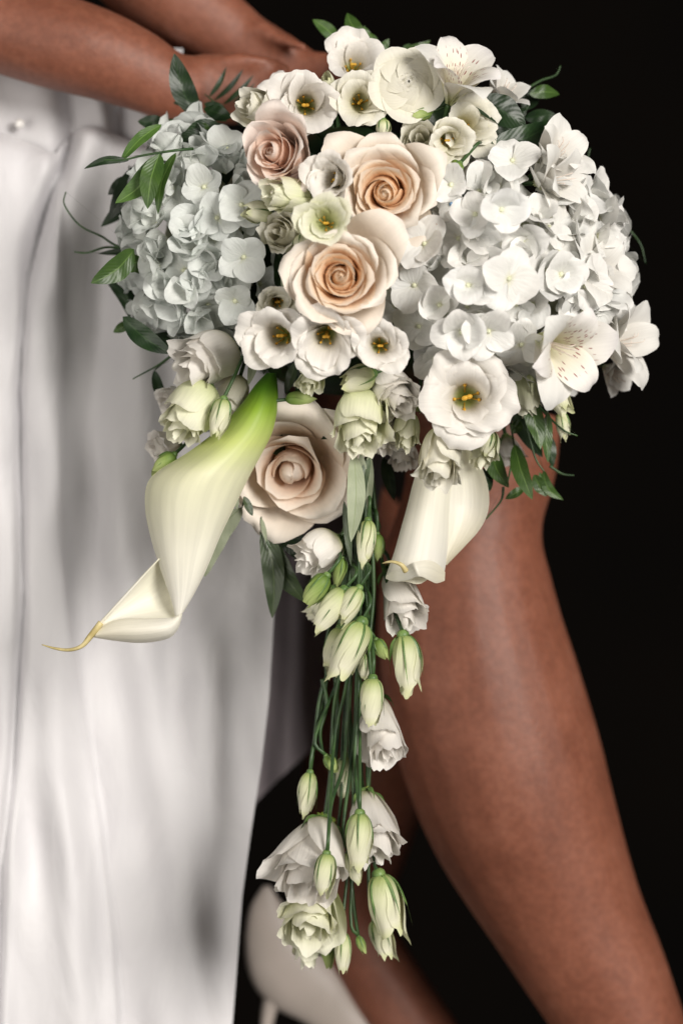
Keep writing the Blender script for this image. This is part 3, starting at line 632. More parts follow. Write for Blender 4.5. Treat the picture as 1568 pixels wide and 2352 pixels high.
# ------------------------------------------------------------------ alstroemeria
def alstro(x, v, L, ax, label, roll=0, dy=0.0, open_=1.0, dim=False):
    axis = tilt(*ax) if len(ax) == 2 else Vector(ax).normalized()
    root = empty('alstroemeria_flower', frame(P(x, v, dome(x, v)+dy), axis, roll), label, 'alstroemeria', 'white alstroemeria flowers')
    for k in range(6):
        inner = k % 2
        pr = [(0, 22), (.35, 24+6*open_), (.65, 30+25*open_), (.88, 40+45*open_), (1, 50+75*open_)]
        a = petal(L*(0.80 if not inner else .62)*(.55+.45*open_), L*(.72 if not inner else .84), pr, L*(.74 if not inner else .56), 3.0, 0.55, 0, 0.55, 0.16, 0.68, 0.03, 2.5, 0.015, rs.uniform(-.1, .35), 0.05, k*PI/3+rs.uniform(-.15, .15), 21, 18, 0.05, 0, .06, .012)
        o = add('tepal', a, ALSP if (inner or k == 0) and ('dashes' in label or 'standing' in label) else ALS, root)
    for k in range(5):
        a = k*1.25; e = L*rs.uniform(.55, .75)
        add('filament', tube_arrays([(0, 0, 0), (math.cos(a)*6, math.sin(a)*6, e*.6), (math.cos(a)*12+rs.uniform(0, 8), math.sin(a)*12, e), (math.cos(a)*15+12, math.sin(a)*14, e+4)], [1.6, 1.5, 1.3, 1.0], 14, 6), FILA, root)
    stem_part(root, [root.matrix_world.translation, root.matrix_world.translation-axis*.02, root.matrix_world.translation-axis*.03+Vector((-.01, .03, -.01))], 6, 5)
    return root
alstro(1030, 238, 150, (0.35, -1.1), 'white alstroemeria standing up at the top right with curled tepals', 0.5, 0.0, .8)
alstro(1130, 250, 105, (1.0, -1.2), 'dim half-closed alstroemeria behind the upright one', 0.9, 0.03, .35)
alstro(1235, 390, 130, (0.9, -0.7), 'blurred white alstroemeria above the hydrangea facing right', 1.4, 0.01, .75)
alstro(1225, 420, 125, (1.2, 0.0), 'blurred alstroemeria just over the far right rose', 0.2, 0.0, .8)
alstro(1325, 640, 130, (0.9, -.35), 'blurred white alstroemeria at the right edge above the speckled one', 2.1, 0.004, .8)
alstro(1235, 775, 165, (0.62, 0.40), 'sharp white alstroemeria with brown dashes on its tepals, lower right', 0.25, -0.012, .95)
alstro(1365, 790, 150, (1.7, 0.0), 'rightmost white alstroemeria facing out into the dark', 1.1, 0.02, .8)
alstro(1385, 840, 85, (.9, .8), 'small alstroemeria pointing down at the right edge', .4, .03, .5)

# ------------------------------------------------------------------ calla lilies
def patch(rows, y0, bulge, nu=17, nv=30, vr=(0, 1), slope=None, power=0.7, edgelift=0.0, groove=0.0, hem=0.0):
    """rows of (xl, vl, xr, vr); surface arcs towards the camera by bulge (fraction of the width)"""
    r = catmull(rows, nv); out = []
    U = []
    for i in range(nv):
        s = i/(nv-1)
        a = P(r[i, 0], r[i, 1], 0); b = P(r[i, 2], r[i, 3], 0)
        w_ = (b-a).length
        yc = y0 if slope is None else float(np.interp(s, [q[0] for q in slope], [q[1] for q in slope]))
        bb = bulge if not isinstance(bulge, list) else float(np.interp(s, [q[0] for q in bulge], [q[1] for q in bulge]))
        for j in range(nu):
            t = j/(nu-1)
            arc = math.sin(PI*t)**power
            y = yc-bb*w_*arc+edgelift*w_*(abs(2*t-1)**4)+groove*w_*math.sin(t*9+s*4)
            k = (D+y)/D
            p = a.lerp(b, t)
            if hem: p.z -= hem*S*s**9*(math.sin(t*5.2-.6)+.4*math.sin(t*13))
            out.append((p.x*k, y, p.z*k)); U.append((t, vr[0]+(vr[1]-vr[0])*s))
    return np.array(out), grid_faces(nv, nu), np.array(U)
def local(root, arr):
    inv = np.array(root.matrix_world.inverted())
    v = arr[0] @ inv[:3, :3].T+inv[:3, 3]
    return v, arr[1], arr[2]
c1 = empty('calla_lily', P(620, 870, -.03), 'long cream calla lily with green throat twisting down-left over the dress', 'calla lily')
rows = [(612, 856, 634, 856), (585, 885, 637, 880), (556, 925, 638, 928), (505, 982, 626, 990), (430, 1040, 602, 1040), (362, 1082, 577, 1086), (336, 1118, 556, 1128), (334, 1175, 532, 1178), (346, 1235, 506, 1232), (361, 1285, 484, 1285), (377, 1332, 464, 1330), (392, 1375, 443, 1370), (402, 1416, 422, 1406)]
add('spathe', local(c1, patch(rows, 0, [(0, .5), (.4, .40), (.7, .34), (1, .4)], 25, 60, (0, .85), [(0, -.02), (.35, -.030), (1, -.040)], .62, 0, .012)), CALLA, c1, 1)
add('spathe_back', local(c1, patch(rows, 0, [(0, -.4), (.5, -.25), (1, -.3)], 15, 40, (0, .85), [(0, -.02), (.35, -.030), (1, -.040)], .7)), CALLA, c1, 1)
A = catmull([(366, 1283), (330, 1322), (290, 1366), (250, 1410), (226, 1437), (208, 1460)], 9)
Bq = catmull([(409, 1406), (398, 1417), (345, 1420), (290, 1421), (245, 1433), (208, 1462)], 9)
add('inner_limb', local(c1, patch([(a[0], a[1], b[0], b[1]) for a, b in zip(A, Bq)], -.036, [(0, -.42), (1, -.1)], 19, 36, (0, .8), None, .9)), CALLA2, c1, 1)
Cq = catmull([(420, 1402), (411, 1440), (386, 1467), (325, 1477), (262, 1472), (208, 1463)], 9)
add('rolled_lip', local(c1, patch([(b[0], b[1]-2, c[0], c[1]) for b, c in zip(Bq, Cq)], -.034, .55, 17, 36, (.3, 1), None, .75)), CALLA2, c1, 1)
# pale raised rims
def rim(root, pts, r, mat, name='rim'):
    inv = root.matrix_world.inverted()
    add(name, tube_arrays([inv @ P(*p) for p in pts], [q*S for q in r], 34, 8), mat, root, 1)
rim(c1, [(366, 1283, -.040), (330, 1322, -.038), (290, 1366, -.037), (250, 1410, -.036), (222, 1440, -.036)], [1.6, 3, 3.6, 3.4, 3], CALLA2)
rim(c1, [(232, 1430, -.036), (208, 1461, -.036), (188, 1484, -.036), (160, 1493, -.034), (128, 1490, -.032), (96, 1481, -.030)], [7, 7, 5, 4, 3, 1.2], TIPY, 'tip')
c2 = empty('calla_lily', P(1010, 1050, -.02), 'short cream calla lily hanging over the knee with a curled tip', 'calla lily')
rows = [(990, 1010, 1070, 1010), (965, 1060, 1052, 1060), (948, 1110, 1036, 1120), (934, 1165, 1031, 1180), (920, 1215, 1029, 1240), (905, 1268, 1024, 1292), (892, 1306, 1020, 1318), (885, 1330, 1016, 1334)]
add('spathe', local(c2, patch(rows, -.012, [(0, .4), (.6, .40), (.9, .42), (1, .62)], 25, 44, (.45, .95), None, .75, 0, .008, 9)), CALLA, c2, 1)
rows = [(1024, 1020, 1072, 1025), (1016, 1060, 1100, 1062), (1010, 1100, 1116, 1100), (1006, 1140, 1123, 1140), (1004, 1180, 1119, 1180), (1004, 1220, 1100, 1218), (1004, 1262, 1066, 1256), (1006, 1300, 1026, 1298)]
add('inner_limb', local(c2, patch(rows, -.012, [(0, -.25), (.5, -.32), (1, -.2)], 19, 40, (0, 1), [(0, -.012), (1, -.008)], .8, -.10, .012)), CALLA2, c2, 1)
T_ = catmull([(886, 1322), (905, 1311), (928, 1303), (950, 1292), (985, 1287), (1008, 1298), (1022, 1314)], 12)
B_ = catmull([(885, 1329), (905, 1336), (935, 1333), (962, 1324), (985, 1333), (1002, 1340), (1021, 1334)], 12)
add('mouth_lip', local(c2, patch([(a[0], a[1], b[0], b[1]) for a, b in zip(T_, B_)], 0, [(0, .1), (.5, .25), (1, .1)], 17, 50, (.2, 1), [(0, -.022), (.5, -.044), (1, -.022)], .7)), CALLA2, c2, 1)
rim(c2, [(932, 1312, -.050), (922, 1298, -.052), (905, 1291, -.052), (890, 1291, -.050), (878, 1294, -.048)], [7, 5, 3.5, 2.6, 1], TIPY, 'tip')

# ------------------------------------------------------------------ leaves
def leaf_arr(base, tip, width, bend=0.0, bow=0.0, roll=0.0, fold=0.18, n=16, m=9, shape=0.85):
    b, t = Vector(base), Vector(tip)
    ax = t-b; L = ax.length; a = ax.normalized()
    sd = a.cross(Vector((0, -1, 0)));
    if sd.length < 1e-3: sd = Vector((1, 0, 0))
    sd.normalize(); up = sd.cross(a)
    if up.y > 0: up = -up
    V, U = [], []
    for i in range(n):
        s = i/(n-1)
        c = b+ax*s+sd*(bend*L*math.sin(PI*s))+up*(bow*L*math.sin(PI*s))
        wv = width*S*0.5*(math.sin(PI*min(1, s**shape))**0.75 if 0 < s < 1 else 0.02)
        rl = roll+0.25*math.sin(s*3+base[0]*99)
        wdir = sd*math.cos(rl)+up*math.sin(rl); nd = up*math.cos(rl)-sd*math.sin(rl)
        for j in range(m):
            q = -1+2*j/(m-1)
            p = c+wdir*(q*wv)+nd*(fold*wv*(abs(q)-.4)+0.06*wv*math.sin(s*17+q*2))
            V.append(p); U.append(((q+1)/2, s))
    return np.array([tuple(v) for v in V]), grid_faces(n, m), np.array(U)
def sprig(name, label, leaves, stems=(), group=None, cat='leaves', loc=None):
    """leaves: (bx, bv, tx, tv, width, y base, y tip, material, bend); stems: list of [(x, v, y)...]"""
    l0 = leaves[0] if leaves else (stems[0][0][0], stems[0][0][1], 0, 0, 0, stems[0][0][2])
    root = empty(name, P(l0[0], l0[1], l0[5]), label, cat, group)
    inv = root.matrix_world.inverted()
    for st in stems:
        r = 3.6
        add('stem', tube_arrays([inv @ P(*p) for p in st], list(np.linspace(r*S, r*.45*S, len(st))), 26, 7), GREEN, root, 1)
    for (bx, bv, tx, tv, wd, yb, yt, mt, bd) in leaves:
        a = leaf_arr(P(bx, bv, yb), P(tx, tv, yt), wd, bd, rs.uniform(.02, .1), rs.uniform(-.3, .3))
        add('leaf', local(root, a), mt, root, 1)
    return root
LG = 'leafy green sprigs'
sprig('leaf_sprig', 'bright green sprig with hanging oval leaves over the left hydrangea', [
    (371, 285, 274, 375, 30, -.01, -.02, MIDG, .05), (360, 358, 265, 466, 50, -.03, -.034, MIDG, -.12), (367, 352, 339, 479, 50, -.04, -.042, MIDG, .05), (404, 350, 363, 492, 30, -.038, -.04, MIDG, .08), (296, 368, 193, 387, 19, -.02, -.02, DARKG, .08)],
    [[(443, 341, -.03), (400, 345, -.036), (330, 356, -.032), (280, 367, -.03), (238, 366, -.03)], [(390, 278, .03), (430, 270, .03), (470, 280, .03)]], LG)
sprig('leaf_sprig', 'dark green sprig with one tall pointed leaf standing against the forearm', [
    (453, 270, 400, 122, 58, .03, .02, DARKG, -.06), (384, 284, 316, 278, 36, .04, .04, DARKG, 0), (450, 275, 398, 215, 30, .05, .05, DARKG, .1), (455, 285, 482, 310, 30, .0, .0, MIDG, 0), (505, 285, 418, 318, 44, .0, .0, DARKG, .05), (470, 300, 392, 342, 40, .0, .0, DARKG, 0), (530, 270, 468, 248, 34, .01, .02, DARKG, 0), (440, 230, 398, 236, 22, .05, .05, DARKG, 0)],
    [[(520, 290, .05), (470, 268, .04), (450, 220, .04)], [(520, 275, .04), (440, 272, .04), (370, 280, .04), (348, 318, .04), (335, 350, .04)]], LG)
sprig('fern_leaf', 'three blurred dark narrow blades in front of the hand', [
    (480, 222, 520, 152, 13, .07, .07, DARKG, .06), (492, 230, 559, 157, 13, .07, .07, DARKG, .06), (512, 240, 582, 171, 13, .07, .07, DARKG, .06), (535, 235, 585, 190, 9, .075, .075, DARKG, .06)],
    [[(560, 290, .06), (500, 240, .07), (470, 215, .07)]], LG)
sprig('leaf_sprig', 'dark leaves in the shade behind the bright left sprig', [
    (365, 358, 250, 505, 56, .04, .04, DARKG, .05), (300, 405, 248, 447, 32, .04, .04, DARKG, 0), (450, 300, 380, 345, 50, .05, .05, DARKG, 0), (480, 290, 400, 325, 60, .055, .055, DARKG, 0), (500, 300, 440, 380, 60, .06, .06, DARKG, 0), (340, 430, 232, 520, 40, .05, .05, DARKG, 0), (520, 270, 470, 235, 40, .06, .06, DARKG, 0)], [[(450, 380, .05), (365, 400, .05), (300, 470, .05)]], LG)
sprig('leaf_sprig', 'green oval leaves at the left edge of the hydrangea beside a long tendril', [
    (308, 572, 209, 650, 56, -.01, -.02, MIDG, -.10), (330, 600, 262, 612, 42, -.005, -.01, MIDG, 0), (300, 590, 336, 628, 38, .0, .0, MIDG, 0), (318, 575, 225, 582, 16, .035, .035, DARKG, 0), (330, 620, 250, 640, 50, .045, .045, DARKG, 0)],
    [[(330, 590, .03), (265, 563, .03), (234, 543, .03), (183, 517, .03), (148, 470, .03), (151, 440, .03)], [(320, 585, .04), (252, 567, .035), (200, 580, .03), (170, 578, .03)]], LG)
sprig('leaf_sprig', 'glossy dark leaves below the left hydrangea reaching over the dress', [
    (282, 727, 396, 812, 48, .0, -.01, DARKG, .06), (300, 740, 260, 763, 24, .03, .03, MIDG, 0), (243, 640, 300, 735, 26, .05, .04, DARKG, -.1), (310, 620, 330, 760, 60, .06, .06, DARKG, 0), (354, 850, 382, 930, 26, .03, .03, DARKG, .05), (400, 812, 430, 850, 24, .03, .03, DARKG, 0)],
    [[(470, 790, .02), (409, 808, .02), (360, 840, .02), (305, 870, .02)], [(395, 815, .03), (355, 850, .03)]], LG)
sprig('leaf_sprig', 'pointed green leaves sticking up at the top of the bouquet', [
    (778, 97, 718, 44, 32, .05, .05, MIDG, .05), (838, 92, 797, 29, 38, .04, .045, MIDG, -.08), (850, 100, 835, 58, 20, .05, .05, MIDG, 0), (868, 128, 893, 88, 22, .04, .04, MIDG, 0), (808, 92, 760, 98, 22, .04, .04, MIDG, 0), (865, 110, 850, 75, 22, .045, .045, MIDG, 0)], [[(840, 150, .05), (820, 105, .05), (790, 95, .05)]], LG)
sprig('leaf_sprig', 'curved leaves behind the rounded white bloom and the upright alstroemeria', [
    (925, 112, 988, 92, 26, .05, .05, MIDG, .15), (975, 120, 1020, 230, 60, .05, .05, DARKG, .05), (990, 200, 1000, 300, 60, .05, .05, DARKG, 0)], [[(930, 160, .06), (925, 112, .06), (940, 100, .06)]], LG)
sprig('leaf_sprig', 'broad glossy dark leaves in the gap under the upright alstroemeria', [
    (1088, 236, 1208, 292, 78, -.03, -.02, DARKG, -.08), (1128, 328, 1262, 280, 58, -.03, -.01, DARKG, .10), (1205, 270, 1275, 262, 34, .03, .03, DARKG, 0), (1215, 215, 1284, 215, 34, .03, .04, MIDG, -.05), (1100, 330, 1190, 350, 50, .0, .0, DARKG, 0), (1130, 300, 1210, 250, 55, .02, .02, DARKG, 0), (1200, 250, 1240, 200, 40, .04, .04, DARKG, 0)],
    [[(1190, 215, .05), (1240, 185, .05), (1275, 172, .05), (1287, 150, .05)], [(1180, 290, .03), (1215, 240, .03)]], LG)
sprig('leaf_sprig', 'narrow leaves trailing off the right edge into the dark', [
    (1404, 508, 1430, 655, 24, .04, .04, MIDG, .10), (1300, 402, 1352, 386, 28, .04, .04, MIDG, 0), (1300, 420, 1350, 440, 34, .05, .05, DARKG, 0), (1330, 440, 1370, 480, 44, .05, .05, DARKG, 0), (1370, 560, 1420, 600, 40, .05, .05, DARKG, 0)], [[(1405, 515, .06), (1440, 525, .07), (1470, 560, .07), (1482, 605, .07)], [(1290, 400, .06), (1340, 380, .06), (1355, 340, .06)]], LG)
sprig('leaf_sprig', 'long oval green leaves hanging over the knee at lower right', [
    (1206, 904, 1241, 1032, 44, .0, -.005, MIDG, -.03), (1258, 948, 1258, 1062, 28, .0, .0, MIDG, .03), (1181, 1021, 1222, 1147, 44, .01, .0, MIDG, .04), (1130, 1030, 1168, 1120, 42, .02, .015, MIDG, .10), (1226, 1090, 1256, 1140, 30, .02, .02, MIDG, .05), (1248, 1080, 1293, 1148, 26, .02, .02, MIDG, .18), (1205, 1120, 1160, 1146, 22, .02, .02, MIDG, 0), (1172, 975, 1200, 985, 34, .01, .01, MIDG, 0), (1110, 1075, 1125, 1128, 30, .02, .02, DARKG, 0), (1175, 940, 1245, 1050, 44, .03, .03, DARKG, 0), (1262, 1000, 1268, 1075, 26, .03, .03, DARKG, 0), (1238, 1085, 1260, 1130, 14, .03, .03, MIDG, 0)],
    [[(1190, 860, .01), (1235, 930, .01), (1290, 985, .0), (1326, 1001, .0)], [(1170, 960, .02), (1182, 1030, .02)], [(1190, 900, .02), (1225, 1040, .02), (1250, 1085, .02)], [(1156, 1118, .02), (1150, 1150, .02), (1116, 1192, .02)], [(1262, 1070, .03), (1290, 1088, .03), (1318, 1092, .03)], [(1225, 860, .01), (1245, 910, .01), (1258, 950, .01)], [(1180, 1040, .02), (1165, 1110, .02)]], LG)
OG = 'olive leaves'
sprig('olive_sprig', 'grey-green olive leaves hanging over the start of the cascade stems', [
    (812, 1040, 806, 1245, 42, -.03, -.038, OLIVE, -.04), (850, 1050, 826, 1225, 30, -.028, -.034, OLIVED, .08), (828, 1040, 838, 1150, 22, -.03, -.03, OLIVE, 0), (848, 1040, 846, 1180, 22, -.02, -.02, OLIVE, 0), (790, 1150, 806, 1300, 18, -.02, -.02, OLIVED, 0), (800, 1270, 812, 1330, 20, -.01, -.01, OLIVED, 0), (880, 1050, 905, 1150, 30, .03, .03, DARKG, 0)], [[(830, 1000, .0), (828, 1050, -.02), (822, 1160, -.02), (806, 1270, -.015)]], OG)
sprig('olive_sprig', 'large pale olive leaf underside right of the long calla lily', [
    (556, 1165, 470, 1325, 62, .0, .01, OLIVE, .12), (535, 1115, 545, 1170, 18, -.01, -.01, OLIVE, 0), (560, 1140, 580, 1185, 20, -.005, -.005, OLIVED, 0)], [[(600, 1080, .02), (565, 1140, .01), (556, 1165, .0)]], OG)
sprig('olive_sprig', 'dark olive leaves dangling under the cream downward rose', [
    (603, 1200, 625, 1420, 52, .01, .01, OLIVED, -.06), (618, 1230, 705, 1385, 52, .015, .015, OLIVED, .08), (640, 1190, 700, 1290, 60, .03, .03, DARKG, 0), (600, 1190, 612, 1245, 12, .0, .0, OLIVE, 0)], [[(640, 1130, .03), (600, 1185, .01), (612, 1240, .005), (622, 1262, .005)]], OG)
sprig('olive_sprig', 'small olive leaves wedged between the white row and the calla throat', [
    (592, 800, 570, 885, 22, -.012, -.015, OLIVE, 0), (680, 830, 655, 905, 26, -.01, -.01, OLIVED, 0), (615, 800, 605, 860, 26, .0, .0, OLIVED, 0), (668, 610, 650, 670, 16, -.02, -.02, OLIVE, .1), (715, 590, 690, 640, 22, -.02, -.02, OLIVED, 0)], [[(640, 780, .01), (600, 790, .0)]], OG)
sprig('olive_sprig', 'single brown-green leaf edge between the central rose and the white hydrangea', [
    (908, 625, 868, 690, 24, -.05, -.05, OLIVED, .05), (1015, 372, 1062, 382, 24, -.03, -.03, MIDG, 0)], [[(880, 670, -.03), (868, 690, -.05)]], OG)
# foliage packed between the flowers
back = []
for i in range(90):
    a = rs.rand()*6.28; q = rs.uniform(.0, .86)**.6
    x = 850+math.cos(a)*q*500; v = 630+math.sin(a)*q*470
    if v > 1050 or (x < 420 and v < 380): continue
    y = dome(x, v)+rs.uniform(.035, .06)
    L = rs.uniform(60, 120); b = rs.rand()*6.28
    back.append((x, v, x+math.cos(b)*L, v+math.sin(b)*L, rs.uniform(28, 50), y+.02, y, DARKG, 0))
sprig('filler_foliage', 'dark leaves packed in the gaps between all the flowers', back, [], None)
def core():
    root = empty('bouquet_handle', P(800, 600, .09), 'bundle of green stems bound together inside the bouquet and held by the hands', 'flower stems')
    add('dark_gap_core', blob((0, 0, 0), 1, 16, 20, (380, 190, 330)), DARKG, root)  # added dark ball: stands for shade in the gaps, blocks the view through
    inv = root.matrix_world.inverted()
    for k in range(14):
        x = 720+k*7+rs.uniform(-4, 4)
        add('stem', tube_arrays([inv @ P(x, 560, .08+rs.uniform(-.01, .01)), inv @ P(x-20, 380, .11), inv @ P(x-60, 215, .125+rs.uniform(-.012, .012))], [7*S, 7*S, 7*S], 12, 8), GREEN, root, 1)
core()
# extra thin stems of the cascade
def stems_only():
    root = empty('cascade_stems', P(820, 1060, .0), 'loose bare green stems running down the middle of the cascade', 'flower stems')
    inv = root.matrix_world.inverted()
    L = [[(835, 1040, .0), (850, 1200, -.01), (858, 1350, -.012), (848, 1480, -.014), (852, 1560, -.02)],
         [(815, 1050, .0), (822, 1250, -.005), (818, 1400, -.004), (770, 1600, .0), (760, 1760, .0), (745, 1880, .0)],
         [(840, 1060, .0), (835, 1300, .0), (800, 1600, .0), (790, 1750, -.01), (760, 1850, -.03), (752, 1960, -.05)],
         [(830, 1060, .0), (828, 1350, .005), (822, 1600, -.01), (815, 1750, -.02), (826, 1865, -.035)],
         [(850, 1060, .01), (870, 1250, .01), (890, 1340, -.005), (905, 1400, -.01), (926, 1458, -.014)],
         [(838, 1200, .01), (840, 1450, .01), (760, 1540, .006), (735, 1600, .004), (722, 1700, .0), (712, 1775, -.006)],
         [(740, 1560, .004), (750, 1620, .004), (735, 1680, .0), (740, 1730, -.006)],
         [(805, 2000, .005), (812, 2080, .0), (822, 2150, .0)]]
    for s in L:
        add('stem', tube_arrays([inv @ P(*p) for p in s], list(np.linspace(5.2*S, 4.0*S, len(s))), 40, 8), GREEN, root, 1)
stems_only()

# ------------------------------------------------------------------ person
woman = empty('person', P(-300, 700, .30), 'seated person in a white satin dress holding the bouquet, tanned arms and bare leg', 'person')
def limb(pts, n=40, sides=20, flat=None):
    """pts: (x, v, y, radius in picture units)"""
    k = [(D+p[2])/D for p in pts]
    return tube_arrays([P(*p[:3]) for p in pts], [p[3]*S*q for p, q in zip(pts, k)], n, sides, flat)
parts = []
parts.append(limb([(-150, 780, .42, 330), (250, 760, .38, 250), (700, 780, .28, 215), (980, 860, .19, 200), (1120, 960, .16, 178)], 50))
parts.append(limb([(1125, 935, .165, 165), (1108, 1060, .165, 172), (1082, 1180, .165, 166), (1068, 1300, .165, 192), (1080, 1450, .168, 214), (1112, 1600, .17, 228), (1155, 1750, .172, 230), (1208, 1900, .175, 216), (1300, 2100, .178, 180), (1378, 2250, .18, 160), (1450, 2400, .18, 138), (1560, 2650, .18, 112), (1620, 2800, .18, 110)], 70))
parts.append(limb([(-100, 850, .44, 300), (400, 1050, .44, 200), (760, 1250, .38, 180), (850, 1420, .35, 160), (860, 1600, .33, 160), (830, 1850, .33, 140), (800, 2050, .33, 105), (815, 2150, .33, 92), (900, 2290, .33, 92), (1010, 2440, .32, 85), (1130, 2580, .31, 60)], 60))
parts.append(limb([(-150, 780, .42, 330), (-380, 200, .34, 300), (-450, -400, .26, 260), (-450, -700, .24, 120)], 40))
parts.append(limb([(-450, -500, .18, 130), (-420, -150, .13, 128), (-200, -20, .105, 128), (0, 50, .095, 116), (120, 92, .092, 111), (220, 122, .092, 105), (310, 158, .092, 95), (385, 196, .092, 82), (440, 212, .095, 80)], 60, 20, [1]*6+[.9, .75, .7]))
parts.append(limb([(420, 205, .095, 80), (490, 205, .098, 86), (560, 210, .10, 82), (620, 225, .105, 66)], 24, 20, [.62, .5, .5, .5]))
parts.append(limb([(-380, -400, .26, 130), (100, -260, .20, 125), (340, -60, .17, 118), (430, 10, .165, 106), (500, 60, .16, 88), (550, 90, .158, 78)], 50, 20, [1, 1, 1, .95, .8, .7]))
parts.append(limb([(530, 80, .158, 74), (600, 118, .155, 72), (670, 150, .152, 62), (710, 165, .15, 50)], 24, 20, [.7, .55, .55, .55]))
# fingers of both hands closing round the stems
for j in range(4):
    v0 = 178+j*28; l = [1, 1.08, 1.0, .8][j]
    parts.append(limb([(600, v0, .10, 17), (600+52*l, v0+4, .088, 16.5), (600+95*l, v0+10, .10, 15), (600+118*l, v0+14, .125, 13), (600+112*l, v0+15, .142, 10)], 22, 12))
for j in range(4):
    v0 = 122+j*22; l = [.85, 1, 1.05, .95][j]
    parts.append(limb([(690, v0, .15, 15), (690+46*l, v0+4, .142, 15), (690+86*l, v0+10, .138, 14), (690+106*l, v0+16, .125, 12), (690+104*l, v0+20, .108, 9.5)], 22, 12))
parts.append(limb([(470, 150, .095, 24), (540, 138, .09, 21), (600, 140, .092, 19), (652, 152, .10, 15), (668, 158, .104, 11)], 22, 12))
parts.append(limb([(560, 60, .155, 26), (600, 66, .145, 23), (640, 88, .138, 18), (690, 105, .13, 15), (712, 112, .128, 11)], 22, 12))
v, f, u = join_arrays(parts)
raw = bpy.data.objects.new('raw', mesh_arrays('raw', v, f, None)); COL.objects.link(raw)
md = raw.modifiers.new('r', 'REMESH'); md.mode = 'VOXEL'; md.voxel_size = 0.0032
ms = raw.modifiers.new('s', 'SMOOTH'); ms.iterations = 14; ms.factor = 0.5
dg = bpy.context.evaluated_depsgraph_get()
bm_ = bpy.data.meshes.new_from_object(raw.evaluated_get(dg)); bpy.data.objects.remove(raw)
bm_.name = 'body'; bm_.materials.clear(); bm_.materials.append(SKIN)
bm_.polygons.foreach_set('use_smooth', np.ones(len(bm_.polygons), bool))
wi = woman.matrix_world.inverted()
link('body', bm_, woman, wi)

# dress --------------------------------------------------------------
def satin(name, c1, c2, rough=.58):
    m, nt = nodes(name); L = nt.links.new
    tc = N(nt, 'ShaderNodeTexCoord')
    mp = N(nt, 'ShaderNodeMapping'); L(tc.outputs['Object'], mp.inputs[0]); mp.inputs['Scale'].default_value = (1, 1, .45)
    n1 = N(nt, 'ShaderNodeTexNoise'); n1.inputs['Scale'].default_value = 30; n1.inputs['Detail'].default_value = 7; n1.inputs['Distortion'].default_value = 1.0; L(mp.outputs[0], n1.inputs[0])
    n2 = N(nt, 'ShaderNodeTexNoise'); n2.inputs['Scale'].default_value = 900; L(tc.outputs['Object'], n2.inputs[0])
    ad = N(nt, 'ShaderNodeMath', operation='MULTIPLY_ADD'); L(n2.outputs[0], ad.inputs[0]); ad.inputs[1].default_value = .03; L(n1.outputs[0], ad.inputs[2])
    bp = N(nt, 'ShaderNodeBump'); bp.inputs['Strength'].default_value = .6; bp.inputs['Distance'].default_value = .0035; L(ad.outputs[0], bp.inputs['Height'])
    col = ramp(nt, [(.3, c1), (.7, c2)], n1.outputs[0])
    pb = N(nt, 'ShaderNodeBsdfPrincipled'); L(col, pb.inputs['Base Color']); pb.inputs['Roughness'].default_value = rough; L(bp.outputs[0], pb.inputs['Normal'])
    pb.inputs['Sheen Weight'].default_value = .25
    ou = N(nt, 'ShaderNodeOutputMaterial'); L(pb.outputs[0], ou.inputs[0])
    return m
SATIN = satin('dress_satin', (.66, .65, .67), (.74, .73, .745))
LINING = satin('dress_lining_shaded', (.22, .19, .205), (.27, .235, .25), .7)  # base colour darkened to carry the shade on the inner layer
def curve_x(pts, v): return np.interp(v, [p[1] for p in pts], [p[0] for p in pts])
def sheet(name, left, right, top, bot, folds, steps, y0, mat, nx=150, nv=220, topline=None, hem=None):
    sv = np.linspace(0, 1, nv)[:, None]; sx = np.linspace(0, 1, nx)[None, :]
    xx = left+sx*0
    vv = top+(bot-top)*sv+0*sx
    if topline is not None:
        xg = left+(right(vv[:, :1]) if callable(right) else right)*0+sx*(700-left)
        tl = np.interp(xg, [p[0] for p in topline], [p[1] for p in topline])
        vv = tl+(bot-tl)*sv
    rx = right(vv)
    x = left+(rx-left)*sx
    y = np.full_like(x, y0)
    for fo_ in folds:
        pts, amp, wd = fo_[:3]
        c = curve_x(pts, vv); fade = 1.0 if len(fo_) < 4 else 1/(1+np.exp((vv-fo_[3])/50))
        y = y-amp*np.exp(-((x-c)/wd)**2)*fade
    for pts, amp, wd in steps:
        c = curve_x(pts, vv); y = y-amp/(1+np.exp(-(x-c)/wd))
    y = y+0.0030*np.sin(x*.016+vv*.0035+1.5*np.sin(vv*.0021+1))*np.sin(vv*.0042-x*.003+.6)
    y = y+0.0016*np.sin(x*.026-vv*.017+2*np.sin(x*.008))*np.exp(-((vv-1850)/330)**2)+0.0014*np.sin(x*.034+vv*.012)*np.exp(-((vv-1200)/260)**2)
    y = y+0.0012*np.sin(x*.021+vv*.004)+0.0016*np.sin(x*.05-vv*.009+2)+.0012*np.sin(vv*.013+x*.02)
    if topline is not None: y = y+0.016*np.exp(-(vv-np.broadcast_to(tl, vv.shape))/22.0)
    k = (D+y)/D
    V = np.stack([(x-784)*S*k, y, (1176-vv)*S*k], -1).reshape(-1, 3)
    U = np.stack([x/1000, vv/1000], -1).reshape(-1, 2)
    return link(name, mesh_arrays(name, V, grid_faces(nv, nx), mat, U), woman, wi)
edge = [(655, 0), (655, 900), (640, 1300), (628, 1430), (618, 1600), (600, 1760), (575, 1920), (556, 2060), (542, 2250), (530, 2400), (524, 2500)]
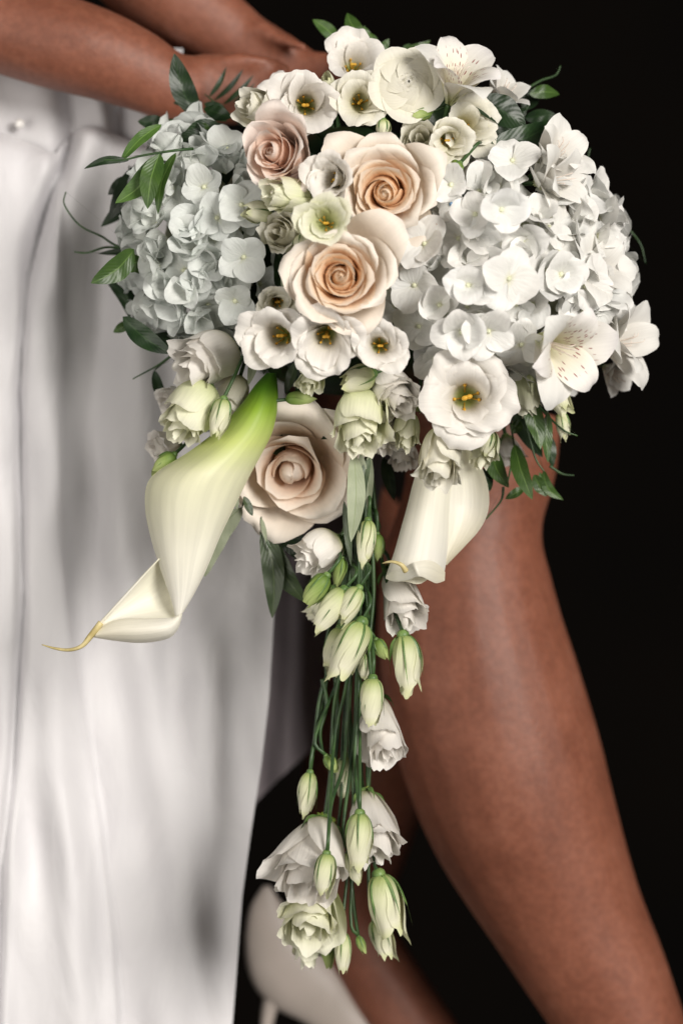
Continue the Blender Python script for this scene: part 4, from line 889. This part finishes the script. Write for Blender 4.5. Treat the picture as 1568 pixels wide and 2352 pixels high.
skirt = sheet('skirt', -420, lambda v: curve_x(edge, v), 300, 2480, [
    ([(185, 280), (150, 500), (100, 700), (100, 1000), (120, 1500), (160, 2000), (190, 2500)], .014, 60),
    ([(-60, 280), (-20, 700), (-10, 1200), (10, 1700), (-20, 2500)], .013, 55),
    ([(-200, 280), (-200, 2500)], .03, 60),
    ([(165, 330), (120, 430), (62, 640), (44, 900), (52, 1400), (30, 1750), (5, 2000), (-10, 2500)], -.012, 10),
    ([(158, 320), (135, 400), (105, 480), (80, 560), (70, 620), (60, 2500)], -.022*1.0, 24, 620),
    ([(260, 300), (230, 700), (205, 1100), (200, 1400), (230, 2500)], -.005, 38),
    ([(300, 300), (300, 800), (320, 1400), (380, 2000), (400, 2500)], .009, 70),
    ([(420, 300), (400, 1100), (400, 1600), (340, 1900), (330, 2500)], -.002, 40),
    ([(470, 300), (480, 1300), (470, 1800), (470, 2500)], .009, 60),
    ([(560, 900), (540, 1500), (520, 1900), (480, 2500)], -.003, 40),
    ([(150, 2500)], .0, 40)],
    [([(140, 900), (150, 1280), (180, 1530), (235, 1900), (262, 2150), (285, 2500)], -.010, 3.0)], .115, SATIN,
    topline=[(-420, 240), (0, 296), (80, 325), (150, 352), (172, 318), (205, 292), (250, 290), (330, 322), (420, 360), (700, 420)])
bod = sheet('bodice', -420, lambda v: np.full_like(v, 420.0), 110, 420, [
    ([(0, 0), (0, 500)], .015, 180), ([(215, 150), (235, 260), (240, 400)], .012, 35), ([(155, 100), (165, 300)], -.012, 22), ([(320, 200), (330, 400)], .010, 40), ([(270, 100), (280, 420)], -.01, 14)], [], .150, SATIN, 90, 70)
add('button', local(woman, (lambda a: (a[0]+np.array(P(45, 283, .128)), a[1], a[2]))(blob((0, 0, 0), 12.5*S, 12, 16))), PEARL, woman, 1)
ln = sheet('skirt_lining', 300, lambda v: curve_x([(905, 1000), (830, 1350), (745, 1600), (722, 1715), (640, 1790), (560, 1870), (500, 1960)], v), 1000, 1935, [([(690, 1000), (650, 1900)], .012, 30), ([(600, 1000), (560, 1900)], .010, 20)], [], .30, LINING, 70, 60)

# shoe ---------------------------------------------------------------
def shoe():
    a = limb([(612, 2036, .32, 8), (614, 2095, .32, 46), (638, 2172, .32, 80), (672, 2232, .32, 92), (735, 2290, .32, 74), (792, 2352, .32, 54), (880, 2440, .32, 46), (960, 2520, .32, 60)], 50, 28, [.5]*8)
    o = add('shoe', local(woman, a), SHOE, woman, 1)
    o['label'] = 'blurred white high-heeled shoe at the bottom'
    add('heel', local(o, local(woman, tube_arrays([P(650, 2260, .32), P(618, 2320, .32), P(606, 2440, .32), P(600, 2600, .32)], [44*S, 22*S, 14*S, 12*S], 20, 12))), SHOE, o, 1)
shoe()

# ------------------------------------------------------------------ background
def wall():
    V = np.array([(-4, 2.4, -3), (4, 2.4, -3), (4, 2.4, 3), (-4, 2.4, 3)], float)
    o = link('wall', mesh_arrays('wall', V, np.array([[0, 1, 2, 3]]), BACK, None, False)); o['kind'] = 'structure'
wall()
